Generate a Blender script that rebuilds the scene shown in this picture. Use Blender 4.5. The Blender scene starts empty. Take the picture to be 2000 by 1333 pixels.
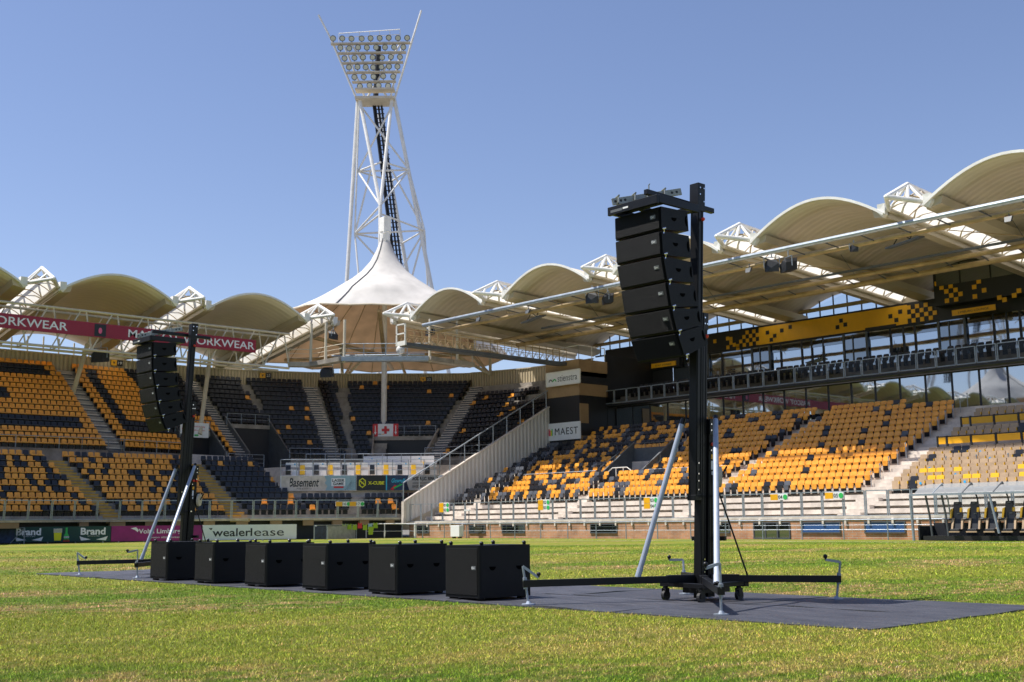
import bpy, math, random
import numpy as np
from mathutils import Vector, Matrix
random.seed(7)
R_ = math.radians
sc = bpy.context.scene
COL = sc.collection

# ---------------------------------------------------------------- camera, sky, sun, exposure
# world axes: +x runs along the main stand (towards the right of the photo), +y runs towards the main stand
cd = bpy.data.cameras.new("camera"); cam = bpy.data.objects.new("camera", cd); COL.objects.link(cam)
cd.sensor_width = 36; cd.lens = 41.33; cd.clip_start = .1; cd.clip_end = 3000
yaw = math.atan2(0.74125, 0.67122)
Fw = Vector((-math.sin(yaw)*math.cos(R_(8.79)), math.cos(yaw)*math.cos(R_(8.79)), math.sin(R_(8.79))))
R0 = Vector((math.cos(yaw), math.sin(yaw), 0)); U0 = R0.cross(Fw)
roll = .0103
Rt = R0*math.cos(roll)-U0*math.sin(roll); Up = U0*math.cos(roll)+R0*math.sin(roll)
cam.matrix_world = Matrix(((Rt.x, Up.x, -Fw.x, 0), (Rt.y, Up.y, -Fw.y, 0), (Rt.z, Up.z, -Fw.z, .9), (0, 0, 0, 1)))
cd.dof.use_dof = True; cd.dof.focus_distance = 13.5; cd.dof.aperture_fstop = 7.0
sc.camera = cam
wd = bpy.data.worlds.new("World"); sc.world = wd; wd.use_nodes = True
wn = wd.node_tree.nodes; wl = wd.node_tree.links
bg = wn.get("Background") or wn.new("ShaderNodeBackground")
sky = wn.new("ShaderNodeTexSky"); sky.sky_type = 'NISHITA'; sky.sun_disc = False
SUN = Vector((-.315, -.335, .89)).normalized()
sky.sun_elevation = math.asin(SUN.z); sky.sun_rotation = math.atan2(SUN.x, SUN.y) % (2*math.pi)
sky.air_density = 1.0; sky.dust_density = .35; sky.ozone_density = 4.0
tn = wn.new("ShaderNodeVectorMath"); tn.operation = 'MULTIPLY'; tn.inputs[1].default_value = (.93, .81, .83)
wl.new(sky.outputs[0], tn.inputs[0]); wl.new(tn.outputs[0], bg.inputs[0]); bg.inputs[1].default_value = .12
sl = bpy.data.lights.new("sun", 'SUN'); sl.energy = 4.9; sl.angle = R_(.55); sl.color = (1, .95, .87)
so = bpy.data.objects.new("sun", sl); COL.objects.link(so)
so.rotation_euler = (-SUN).to_track_quat('-Z', 'Y').to_euler()
sc.view_settings.view_transform = 'Standard'; sc.view_settings.look = 'None'
sc.view_settings.exposure = .55; sc.view_settings.gamma = 1

# ---------------------------------------------------------------- materials
def mat(name, col, rough=.6, metal=0, noise=0, nscale=3, bump=0, bscale=20, spec=None, col2=None, emis=None, coat=0):
    m = bpy.data.materials.new(name); m.use_nodes = True
    nt = m.node_tree; b = nt.nodes["Principled BSDF"]; L = nt.links
    b.inputs["Roughness"].default_value = rough; b.inputs["Metallic"].default_value = metal
    if spec is not None: b.inputs["Specular IOR Level"].default_value = spec
    if coat: b.inputs["Coat Weight"].default_value = coat
    c = (*col, 1); b.inputs["Base Color"].default_value = c
    if noise or bump or col2:
        g = nt.nodes.new("ShaderNodeNewGeometry")
    if noise or col2:
        n = nt.nodes.new("ShaderNodeTexNoise"); n.inputs["Scale"].default_value = nscale; n.inputs["Detail"].default_value = 8
        n.inputs["Roughness"].default_value = .65
        L.new(g.outputs["Position"], n.inputs["Vector"])
        r = nt.nodes.new("ShaderNodeValToRGB")
        r.color_ramp.elements[0].position = .36; r.color_ramp.elements[1].position = .66
        r.color_ramp.elements[0].color = (*(col2 or [v*(1-noise) for v in col]), 1)
        r.color_ramp.elements[1].color = (*[min(1, v*(1+noise*.5)) for v in col], 1)
        L.new(n.outputs["Fac"], r.inputs[0]); L.new(r.outputs[0], b.inputs["Base Color"])
    if bump:
        n2 = nt.nodes.new("ShaderNodeTexNoise"); n2.inputs["Scale"].default_value = bscale; n2.inputs["Detail"].default_value = 6
        L.new(g.outputs["Position"], n2.inputs["Vector"])
        bp = nt.nodes.new("ShaderNodeBump"); bp.inputs["Strength"].default_value = bump; bp.inputs["Distance"].default_value = .02
        L.new(n2.outputs["Fac"], bp.inputs["Height"]); L.new(bp.outputs[0], b.inputs["Normal"])
    return m

def ribbed(name, col, axis_scale, dist=.03, rough=.5, contrast=.25, noise=.12):
    """sheet metal or membrane with ribs across the direction given by axis_scale (a vector that scales world position)"""
    m = bpy.data.materials.new(name); m.use_nodes = True; nt = m.node_tree; L = nt.links; b = nt.nodes["Principled BSDF"]
    b.inputs["Roughness"].default_value = rough
    g = nt.nodes.new("ShaderNodeNewGeometry"); vm = nt.nodes.new("ShaderNodeVectorMath"); vm.operation = 'DOT_PRODUCT'
    vm.inputs[1].default_value = axis_scale; L.new(g.outputs["Position"], vm.inputs[0])
    s = nt.nodes.new("ShaderNodeMath"); s.operation = 'SINE'; L.new(vm.outputs["Value"], s.inputs[0])
    bp = nt.nodes.new("ShaderNodeBump"); bp.inputs["Distance"].default_value = dist; bp.inputs["Strength"].default_value = 1
    L.new(s.outputs[0], bp.inputs["Height"]); L.new(bp.outputs[0], b.inputs["Normal"])
    r = nt.nodes.new("ShaderNodeMapRange"); r.inputs[1].default_value = -1; r.inputs[2].default_value = -.3
    r.inputs[3].default_value = 1-contrast; r.inputs[4].default_value = 1; L.new(s.outputs[0], r.inputs[0])
    n = nt.nodes.new("ShaderNodeTexNoise"); n.inputs["Scale"].default_value = .7; n.inputs["Detail"].default_value = 6
    L.new(g.outputs["Position"], n.inputs["Vector"])
    r2 = nt.nodes.new("ShaderNodeMapRange"); r2.inputs[3].default_value = 1-noise; r2.inputs[4].default_value = 1+noise
    L.new(n.outputs["Fac"], r2.inputs[0])
    mu = nt.nodes.new("ShaderNodeMath"); mu.operation = 'MULTIPLY'; L.new(r.outputs[0], mu.inputs[0]); L.new(r2.outputs[0], mu.inputs[1])
    v2 = nt.nodes.new("ShaderNodeVectorMath"); v2.operation = 'SCALE'; v2.inputs[0].default_value = col; L.new(mu.outputs[0], v2.inputs["Scale"])
    L.new(v2.outputs[0], b.inputs["Base Color"])
    return m

def translucent(name, col, tr=.4):
    m = bpy.data.materials.new(name); m.use_nodes = True; nt = m.node_tree; L = nt.links
    out = nt.nodes["Material Output"]; nt.nodes.remove(nt.nodes["Principled BSDF"])
    d = nt.nodes.new("ShaderNodeBsdfDiffuse"); t = nt.nodes.new("ShaderNodeBsdfTranslucent"); mx = nt.nodes.new("ShaderNodeMixShader")
    g = nt.nodes.new("ShaderNodeNewGeometry"); n = nt.nodes.new("ShaderNodeTexNoise"); n.inputs["Scale"].default_value = .8; n.inputs["Detail"].default_value = 7
    L.new(g.outputs["Position"], n.inputs["Vector"])
    r = nt.nodes.new("ShaderNodeValToRGB"); r.color_ramp.elements[0].position = .3; r.color_ramp.elements[1].position = .6
    r.color_ramp.elements[0].color = (*[c*.82 for c in col], 1); r.color_ramp.elements[1].color = (*col, 1)
    L.new(n.outputs["Fac"], r.inputs[0]); L.new(r.outputs[0], d.inputs[0]); L.new(r.outputs[0], t.inputs[0])
    mx.inputs[0].default_value = tr; L.new(d.outputs[0], mx.inputs[1]); L.new(t.outputs[0], mx.inputs[2]); L.new(mx.outputs[0], out.inputs[0])
    return m

def glassy(name, col, mirror=.6, rough=.02, see=0.):
    m = bpy.data.materials.new(name); m.use_nodes = True; nt = m.node_tree; L = nt.links
    out = nt.nodes["Material Output"]; nt.nodes.remove(nt.nodes["Principled BSDF"])
    gl = nt.nodes.new("ShaderNodeBsdfGlossy"); gl.inputs["Roughness"].default_value = rough; gl.inputs["Color"].default_value = (.8, .86, .92, 1)
    g = nt.nodes.new("ShaderNodeNewGeometry"); n = nt.nodes.new("ShaderNodeTexNoise"); n.inputs["Scale"].default_value = .6
    L.new(g.outputs["Position"], n.inputs["Vector"])
    bp = nt.nodes.new("ShaderNodeBump"); bp.inputs["Distance"].default_value = .003; bp.inputs["Strength"].default_value = .5
    L.new(n.outputs["Fac"], bp.inputs["Height"]); L.new(bp.outputs[0], gl.inputs["Normal"])
    if see:
        d = nt.nodes.new("ShaderNodeBsdfTransparent"); d.inputs[0].default_value = (*col, 1)
    else:
        d = nt.nodes.new("ShaderNodeBsdfDiffuse"); d.inputs[0].default_value = (*col, 1)
    mx = nt.nodes.new("ShaderNodeMixShader"); mx.inputs[0].default_value = mirror
    L.new(d.outputs[0], mx.inputs[1]); L.new(gl.outputs[0], mx.inputs[2]); L.new(mx.outputs[0], out.inputs[0])
    return m

def brickmat():
    m = bpy.data.materials.new("brick"); m.use_nodes = True; nt = m.node_tree; L = nt.links; b = nt.nodes["Principled BSDF"]
    b.inputs["Roughness"].default_value = .85
    g = nt.nodes.new("ShaderNodeNewGeometry"); sx = nt.nodes.new("ShaderNodeSeparateXYZ"); L.new(g.outputs["Position"], sx.inputs[0])
    ad = nt.nodes.new("ShaderNodeMath"); ad.operation = 'ADD'; L.new(sx.outputs[0], ad.inputs[0]); L.new(sx.outputs[1], ad.inputs[1])
    cx = nt.nodes.new("ShaderNodeCombineXYZ"); L.new(ad.outputs[0], cx.inputs[0]); L.new(sx.outputs[2], cx.inputs[1])
    br = nt.nodes.new("ShaderNodeTexBrick"); L.new(cx.outputs[0], br.inputs["Vector"])
    br.inputs["Scale"].default_value = 1; br.inputs["Brick Width"].default_value = .42; br.inputs["Row Height"].default_value = .1
    br.inputs["Mortar Size"].default_value = .012
    br.inputs["Color1"].default_value = (.54, .25, .12, 1); br.inputs["Color2"].default_value = (.44, .20, .10, 1); br.inputs["Mortar"].default_value = (.42, .36, .3, 1)
    n = nt.nodes.new("ShaderNodeTexNoise"); n.inputs["Scale"].default_value = 1.3; n.inputs["Detail"].default_value = 8; L.new(g.outputs["Position"], n.inputs["Vector"])
    r = nt.nodes.new("ShaderNodeMapRange"); r.inputs[1].default_value = .35; r.inputs[2].default_value = .6; r.inputs[3].default_value = .7; r.inputs[4].default_value = 1.08
    L.new(n.outputs["Fac"], r.inputs[0])
    v = nt.nodes.new("ShaderNodeVectorMath"); v.operation = 'SCALE'; L.new(br.outputs[0], v.inputs[0]); L.new(r.outputs[0], v.inputs["Scale"])
    L.new(v.outputs[0], b.inputs["Base Color"])
    return m

def grassmat(name, blades):
    m = bpy.data.materials.new(name); m.use_nodes = True; nt = m.node_tree; L = nt.links; b = nt.nodes["Principled BSDF"]
    b.inputs["Roughness"].default_value = .7; b.inputs["Specular IOR Level"].default_value = .2
    g = nt.nodes.new("ShaderNodeNewGeometry"); mp = nt.nodes.new("ShaderNodeMapping"); L.new(g.outputs["Position"], mp.inputs[0])
    mp.inputs["Rotation"].default_value = (0, 0, R_(20)); mp.inputs["Scale"].default_value = (1, .42, 1)
    def noise(s, d, rgh=.6, src=mp.outputs[0]):
        n = nt.nodes.new("ShaderNodeTexNoise"); n.inputs["Scale"].default_value = s; n.inputs["Detail"].default_value = d; n.inputs["Roughness"].default_value = rgh
        L.new(src, n.inputs["Vector"]); return n.outputs["Fac"]
    def ramp(f, *st):
        r = nt.nodes.new("ShaderNodeValToRGB"); e = r.color_ramp.elements
        e[0].position, e[0].color = st[0][0], (*st[0][1], 1); e[1].position, e[1].color = st[-1][0], (*st[-1][1], 1)
        for p, c in st[1:-1]:
            x = e.new(p); x.color = (*c, 1)
        L.new(f, r.inputs[0]); return r.outputs[0]
    def mix(f, a, c, op='MIX'):
        x = nt.nodes.new("ShaderNodeMix"); x.data_type = 'RGBA'; x.blend_type = op
        if isinstance(f, float): x.inputs[0].default_value = f
        else: L.new(f, x.inputs[0])
        L.new(a, x.inputs[6]); L.new(c, x.inputs[7]); return x.outputs[2]
    green = ramp(noise(14, 10, .8, g.outputs["Position"]), (.3, (.036, .090, .004)), (.5, (.112, .19, .009)), (.7, (.25, .31, .024)))
    dry = ramp(noise(22, 8, .8, g.outputs["Position"]), (.3, (.19, .155, .03)), (.7, (.50, .34, .15)))
    big = noise(.35, 9, .72); mid = noise(4.5, 9, .78)
    a = nt.nodes.new("ShaderNodeMath"); a.operation = 'ADD'; L.new(big, a.inputs[0]); L.new(mid, a.inputs[1])
    mk = nt.nodes.new("ShaderNodeMapRange"); mk.inputs[1].default_value = .99; mk.inputs[2].default_value = 1.12; L.new(a.outputs[0], mk.inputs[0])
    c = mix(mk.outputs[0], green, dry)
    # mowing bands across the pitch, parallel to the goal line
    sx = nt.nodes.new("ShaderNodeVectorMath"); sx.operation = 'DOT_PRODUCT'; sx.inputs[1].default_value = (-.74, .67, 0); L.new(g.outputs["Position"], sx.inputs[0])
    nb = nt.nodes.new("ShaderNodeMath"); nb.operation = 'MULTIPLY_ADD'; L.new(big, nb.inputs[0]); nb.inputs[1].default_value = 5; L.new(sx.outputs["Value"], nb.inputs[2])
    sm = nt.nodes.new("ShaderNodeMath"); sm.operation = 'MULTIPLY'; L.new(nb.outputs[0], sm.inputs[0]); sm.inputs[1].default_value = .62
    ss = nt.nodes.new("ShaderNodeMath"); ss.operation = 'SINE'; L.new(sm.outputs[0], ss.inputs[0])
    mr = nt.nodes.new("ShaderNodeMapRange"); mr.inputs[1].default_value = -.4; mr.inputs[2].default_value = .5; mr.inputs[3].default_value = 0; mr.inputs[4].default_value = .62; L.new(ss.outputs[0], mr.inputs[0])
    dry2 = ramp(noise(3, 8, .8, g.outputs["Position"]), (.3, (.17, .21, .014)), (.7, (.36, .33, .05)))
    c = mix(mr.outputs[0], c, dry2)
    if blades:
        at = nt.nodes.new("ShaderNodeAttribute"); at.attribute_name = "tint"
        c = mix(.95, c, at.outputs["Color"], 'MULTIPLY')
        v = nt.nodes.new("ShaderNodeVectorMath"); v.operation = 'SCALE'; v.inputs["Scale"].default_value = 2.0; L.new(c, v.inputs[0]); c = v.outputs[0]
    L.new(c, b.inputs["Base Color"])
    if not blades:
        bp = nt.nodes.new("ShaderNodeBump"); bp.inputs["Distance"].default_value = .05; bp.inputs["Strength"].default_value = 1
        L.new(noise(55, 8, .8, g.outputs["Position"]), bp.inputs["Height"]); L.new(bp.outputs[0], b.inputs["Normal"])
    return m

M = {}
M['black'] = mat("black_paint", (.005, .0055, .007), .4, spec=.35, noise=.2, nscale=8)
M['cab'] = mat("cabinet_paint", (.0055, .006, .008), .5, spec=.25, bump=.25, bscale=160, noise=.15, nscale=6)
M['grille'] = mat("grille", (.0055, .006, .0075), .5, spec=.25, bump=.9, bscale=260, noise=.25, nscale=12, metal=.3)
M['alu'] = mat("aluminium_tube", (.36, .41, .50), .45, .3, noise=.12, nscale=9)
M['zinc'] = mat("zinc", (.34, .35, .31), .4, .6, noise=.25, nscale=14)
M['void'] = mat("recess_black", (.0008, .0008, .001), .9, spec=.05)
M['hivis'] = mat("hi_vis_fabric", (.30, .45, .02), .7)
M['chrome'] = mat("chrome", (.8, .8, .82), .15, 1)
M['red'] = mat("red_plastic", (.75, .05, .02), .35)
M['wheel'] = mat("wheel_rubber", (.02, .02, .021), .6)
M['mat'] = mat("rubber_mat", (.066, .068, .082), .5, noise=.5, nscale=3.5, bump=.6, bscale=40, col2=(.026, .028, .038))
_nt = M['mat'].node_tree
for _n in [n for n in _nt.nodes if n.type == 'TEX_NOISE'][:1]:
    _mp = _nt.nodes.new("ShaderNodeMapping"); _mp.inputs["Scale"].default_value = (.35, 1.6, 1); _g = _nt.nodes.new("ShaderNodeNewGeometry")
    _nt.links.new(_g.outputs["Position"], _mp.inputs[0]); _nt.links.new(_mp.outputs[0], _n.inputs["Vector"]); _n.inputs["Roughness"].default_value = .8
_oi = _nt.nodes.new("ShaderNodeObjectInfo"); _mr = _nt.nodes.new("ShaderNodeMapRange"); _mr.inputs[3].default_value = .78; _mr.inputs[4].default_value = 1.2
_bs = _nt.nodes["Principled BSDF"]; _lk = _bs.inputs["Base Color"].links[0]; _src = _lk.from_socket; _v = _nt.nodes.new("ShaderNodeVectorMath"); _v.operation = 'SCALE'
_nt.links.new(_oi.outputs["Random"], _mr.inputs[0]); _nt.links.new(_src, _v.inputs[0]); _nt.links.new(_mr.outputs[0], _v.inputs["Scale"]); _nt.links.new(_v.outputs[0], _bs.inputs["Base Color"])
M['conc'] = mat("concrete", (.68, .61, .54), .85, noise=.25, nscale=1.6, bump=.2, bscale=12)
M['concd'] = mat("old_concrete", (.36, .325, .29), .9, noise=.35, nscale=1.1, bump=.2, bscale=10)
M['brick'] = brickmat()
M['white'] = mat("white_steel", (.78, .77, .73), .42, noise=.12, nscale=1.4)
M['cream'] = mat("cream_steel", (.62, .55, .43), .5, noise=.15, nscale=1.2)
M['brown'] = mat("weathered_steel", (.42, .30, .15), .5, noise=.3, nscale=1.5)
M['galv'] = mat("galvanised", (.36, .41, .47), .45, .55, noise=.2, nscale=4)
M['dgrey'] = mat("dark_grey_steel", (.09, .10, .115), .45, noise=.2, nscale=3)
M['orange'] = mat("orange_plastic", (.95, .40, .05), .38, noise=.24, nscale=3.1)
M['navy'] = mat("black_plastic_seat", (.020, .022, .029), .34, noise=.25, nscale=1.3)
M['sunlit_navy'] = mat("sunlit_black_seat", (.10, .11, .135), .5, noise=.25, nscale=1.3)  # paler copy of the black seat, with sunlight put into its colour
M['beige'] = mat("beige_vinyl", (.45, .32, .2), .5, noise=.18, nscale=2)
M['yellow'] = mat("yellow_vinyl", (.85, .5, .02), .4)
M['blue'] = mat("blue_sticker", (.02, .38, .75), .5)
M['membr'] = ribbed("roof_membrane", (.50, .43, .32), (0, 0, 0), .0, contrast=0)
M['vaultx'] = ribbed("vault_sheet_main", (.58, .51, .42), (0, 13., 0), .009, contrast=.06, noise=.1)
M['vaulty'] = ribbed("vault_sheet_end", (.72, .65, .56), (13., 0, 0), .008, contrast=.05, noise=.1)
def frosted(name, col, f):
    m = bpy.data.materials.new(name); m.use_nodes = True; nt = m.node_tree; L = nt.links; out = nt.nodes["Material Output"]; nt.nodes.remove(nt.nodes["Principled BSDF"])
    d = nt.nodes.new("ShaderNodeBsdfDiffuse"); d.inputs[0].default_value = (*col, 1); t = nt.nodes.new("ShaderNodeBsdfTransparent"); x = nt.nodes.new("ShaderNodeMixShader"); x.inputs[0].default_value = f
    L.new(t.outputs[0], x.inputs[1]); L.new(d.outputs[0], x.inputs[2]); L.new(x.outputs[0], out.inputs[0]); return m
M['frost'] = frosted("frosted_roof_sheet", (.30, .31, .32), .7)
M['corr'] = ribbed("corrugated_wall", (.56, .47, .32), (20, 20, 0), .04, contrast=.4)
M['corrw'] = ribbed("corrugated_white", (.62, .60, .58), (0, 18, 0), .02, contrast=.2)
M['tent'] = translucent("tent_membrane", (.72, .70, .67), .22)
M['liner'] = translucent("tent_lining", (.74, .53, .34), .4)
M['skyl'] = translucent("skylight_sheet", (.82, .80, .74), .6)
M['glass'] = glassy("reflecting_glass", (.012, .02, .026), .52)
M['glassd'] = glassy("dark_glass", (.012, .015, .014), .25)
M['clear'] = glassy("clear_glass", (.90, .94, .95), .03, see=1)
M['smoke'] = glassy("smoked_glass", (.5, .5, .49), .012, see=1)
M['fblack'] = mat("fascia_black", (.016, .016, .018), .45, noise=.2, nscale=1)
M['fyel'] = mat("fascia_yellow", (.86, .43, .01), .42, noise=.1, nscale=.8)
M['tan'] = mat("tan_cladding", (.36, .235, .12), .6, noise=.15, nscale=1)
M['signw'] = mat("sign_white", (.80, .81, .84), .45, noise=.06, nscale=2)
M['maroon'] = mat("sign_maroon", (.30, .012, .035), .45, noise=.1, nscale=.5)
M['dgreen'] = mat("sign_green", (.004, .05, .045), .5, noise=.2, nscale=2)
M['purple'] = mat("sign_purple", (.27, .012, .15), .5, noise=.15, nscale=2)
M['ink'] = mat("ink_black", (.015, .017, .022), .5)
M['inkgrey'] = mat("ink_grey", (.12, .13, .14), .5)
M['lgreen'] = mat("ink_green", (.03, .45, .10), .5)
M['lyel'] = mat("ink_yellow", (.80, .78, .02), .5)
M['pink'] = mat("ink_pink", (.75, .12, .25), .5)
M['cyan'] = mat("ink_cyan", (.04, .5, .75), .5)
M['sred'] = mat("ink_red", (.6, .02, .03), .5)
M['deepblue'] = mat("ink_deep_blue", (.02, .05, .13), .5, noise=.5, nscale=5)
M['paleblue'] = mat("ink_pale_blue", (.30, .45, .52), .5)
M['bluewin'] = mat("blue_blind", (.03, .09, .26), .35)
M['yellowstep'] = mat("yellow_step_paint", (.62, .36, .02), .7, noise=.25, nscale=2)
M['lampg'] = mat("floodlight_glass", (.50, .52, .55), .3, .3)
M['grass'] = grassmat("grass_ground", False)
M['blade'] = grassmat("grass_blade", True)
M['line'] = mat("line_paint", (.7, .72, .62), .8)

# ---------------------------------------------------------------- mesh helpers
class MB:
    def __init__(s): s.v = []; s.f = []; s.m = []; s.mi = 0
    def face(s, pts):
        n = len(s.v); s.v += [tuple(p) for p in pts]; s.f.append(tuple(range(n, n+len(pts)))); s.m.append(s.mi); return s
    def hexa(s, p):      # 8 points: bottom loop then top loop
        n = len(s.v); s.v += [tuple(q) for q in p]
        for f in ((3, 2, 1, 0), (4, 5, 6, 7), (0, 1, 5, 4), (1, 2, 6, 5), (2, 3, 7, 6), (3, 0, 4, 7)):
            s.f.append(tuple(n+i for i in f)); s.m.append(s.mi)
        return s
    def box(s, x0, x1, y0, y1, z0, z1):
        return s.hexa([(x0, y0, z0), (x1, y0, z0), (x1, y1, z0), (x0, y1, z0), (x0, y0, z1), (x1, y0, z1), (x1, y1, z1), (x0, y1, z1)])
    def bar(s, a, b, w, h, up=(0, 0, 1)):
        a = Vector(a); b = Vector(b); d = (b-a).normalized(); u = Vector(up)
        if abs(d.dot(u)) > .98: u = Vector((1, 0, 0))
        r = d.cross(u).normalized()*w/2; u = r.cross(d).normalized()*h/2
        return s.hexa([a-r-u, a+r-u, b+r-u, b-r-u, a-r+u, a+r+u, b+r+u, b-r+u])
    def tube(s, a, b, r, n=8, r2=None, cap=True):
        a = Vector(a); b = Vector(b); d = (b-a).normalized(); r2 = r if r2 is None else r2
        u = d.cross(Vector((0, 0, 1)))
        if u.length < 1e-3: u = Vector((1, 0, 0))
        u.normalize(); w = d.cross(u); k = len(s.v)
        for i in range(n):
            an = 2*math.pi*i/n; o = u*math.cos(an)+w*math.sin(an)
            s.v.append(tuple(a+o*r)); s.v.append(tuple(b+o*r2))
        for i in range(n):
            j = (i+1) % n; s.f.append((k+2*i, k+2*j, k+2*j+1, k+2*i+1)); s.m.append(s.mi)
        if cap:
            s.f.append(tuple(k+2*i for i in range(n))); s.m.append(s.mi)
            s.f.append(tuple(k+2*i+1 for i in reversed(range(n)))); s.m.append(s.mi)
        return s
    def path(s, pts, r, n=8):
        for a, b in zip(pts, pts[1:]): s.tube(a, b, r, n)
        return s
    def ball(s, c, r, n=8, sz=1):
        c = Vector(c); k = len(s.v); m = n//2
        for i in range(m+1):
            ph = math.pi*i/m
            for j in range(n):
                th = 2*math.pi*j/n
                s.v.append((c.x+r*math.sin(ph)*math.cos(th), c.y+r*math.sin(ph)*math.sin(th), c.z+r*sz*math.cos(ph)))
        for i in range(m):
            for j in range(n):
                j2 = (j+1) % n; s.f.append((k+i*n+j, k+(i+1)*n+j, k+(i+1)*n+j2, k+i*n+j2)); s.m.append(s.mi)
        return s
    def prism(s, poly, d):     # extrude a 3-D polygon by vector d
        d = Vector(d); p = [Vector(q) for q in poly]; q = [a+d for a in p]; n = len(p)
        s.face(p[::-1]); s.face(q)
        for i in range(n):
            j = (i+1) % n; s.face([p[i], p[j], q[j], q[i]])
        return s
    def grid(s, rows):
        k = len(s.v); nr = len(rows); nc = len(rows[0])
        for r in rows: s.v += [tuple(p) for p in r]
        for i in range(nr-1):
            for j in range(nc-1):
                s.f.append((k+i*nc+j, k+i*nc+j+1, k+(i+1)*nc+j+1, k+(i+1)*nc+j)); s.m.append(s.mi)
        return s

def mesh_of(name, mb, mats, off=(0, 0, 0), smooth=False):
    me = bpy.data.meshes.new(name)
    o = Vector(off)
    me.from_pydata([tuple(Vector(v)-o) for v in mb.v], [], mb.f); me.update()
    if not isinstance(mats, (list, tuple)): mats = [mats]
    for m in mats: me.materials.append(m)
    if len(mats) > 1: me.polygons.foreach_set("material_index", mb.m)
    if smooth: me.polygons.foreach_set("use_smooth", [True]*len(me.polygons))
    return me
ORG = {}
def tag(o, label=None, cat=None, group=None, kind=None):
    if label: o['label'] = label
    if cat: o['category'] = cat
    if group: o['group'] = group
    if kind: o['kind'] = kind
    return o
def thing(name, loc, label, cat, group=None, rz=0):
    o = bpy.data.objects.new(name, None); COL.objects.link(o); o.location = loc; o.rotation_euler = (0, 0, rz)
    o.empty_display_size = .2; ORG[o.name] = Vector(loc) if rz == 0 else Vector((0, 0, 0))
    return tag(o, label, cat, group)
def part(name, mb, mats, parent, smooth=False, bevel=0, label=None):
    """mesh in world coordinates (or in the thing's own when the thing is turned), stored relative to its thing"""
    off = ORG[parent.name]
    o = bpy.data.objects.new(name, mesh_of(name, mb, mats, off, smooth)); COL.objects.link(o); o.parent = parent
    ORG[o.name] = off
    if bevel:
        b = o.modifiers.new("bevel", 'BEVEL'); b.width = bevel; b.segments = 3; b.limit_method = 'ANGLE'; b.harden_normals = False
    if label: o['label'] = label
    return o
def single(name, mb, mats, label=None, cat=None, group=None, kind=None, loc=(0, 0, 0), smooth=False):
    o = bpy.data.objects.new(name, mesh_of(name, mb, mats, loc, smooth)); COL.objects.link(o); o.location = loc; ORG[o.name] = Vector(loc)
    return tag(o, label, cat, group, kind)
def clone(o, parent=None):
    c = o.copy(); COL.objects.link(c)
    if parent: c.parent = parent
    for ch in list(o.children): clone(ch, c)
    return c

def lettering(txt, o, ux, uz, w, h, material, parent, depth=.012, name='lettering', shear=0, bold=0.0, space=1.0):
    """text mesh standing on the plane o + ux*a + uz*b, fitted to w x h"""
    cu = bpy.data.curves.new(name, 'FONT'); cu.body = txt; cu.extrude = .02; cu.shear = shear; cu.offset = bold; cu.space_character = space
    cu.resolution_u = 3
    ob = bpy.data.objects.new("tmp", cu); COL.objects.link(ob)
    dg = bpy.context.evaluated_depsgraph_get(); dg.update()
    me = bpy.data.meshes.new_from_object(ob.evaluated_get(dg)); bpy.data.objects.remove(ob); bpy.data.curves.remove(cu)
    co = np.zeros(len(me.vertices)*3); me.vertices.foreach_get("co", co); co = co.reshape(-1, 3)
    mn = co.min(0); mx = co.max(0); q = (co-mn)/np.maximum(mx-mn, 1e-6)
    ux = Vector(ux).normalized(); uz = Vector(uz).normalized(); n = ux.cross(uz)
    off = ORG[parent.name]; o = Vector(o)-off
    P = np.array(o)[None]+q[:, :1]*w*np.array(ux)+q[:, 1:2]*h*np.array(uz)+q[:, 2:]*depth*np.array(n)
    me.vertices.foreach_set("co", P.reshape(-1)); me.update(); me.materials.clear(); me.materials.append(material)
    ob = bpy.data.objects.new(name, me); COL.objects.link(ob); ob.parent = parent; ORG[ob.name] = off
    return ob

# ---------------------------------------------------------------- ground
mb = MB(); N = 40
mb.face([(-900, -900, 0), (900, -900, 0), (900, 900, 0), (-900, 900, 0)])
single('ground', mb, mat("outer_ground", (.16, .15, .13), .9, noise=.2), kind='structure')
mb = MB(); mb.face([(-72, -30, .006), (60, -30, .006), (60, 46.9, .006), (-72, 46.9, .006)])
single('pitch', mb, M['grass'], kind='structure')
mb = MB(); mb.face([(-69, -30, .011), (60, -30, .011), (60, -29.9, .011), (-69, -29.9, .011)])
mb.face([(-62, 42.0, .011), (50, 42.0, .011), (50, 42.12, .011), (-62, 42.12, .011)])
single('pitch_markings', mb, M['line'], kind='structure')

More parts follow.
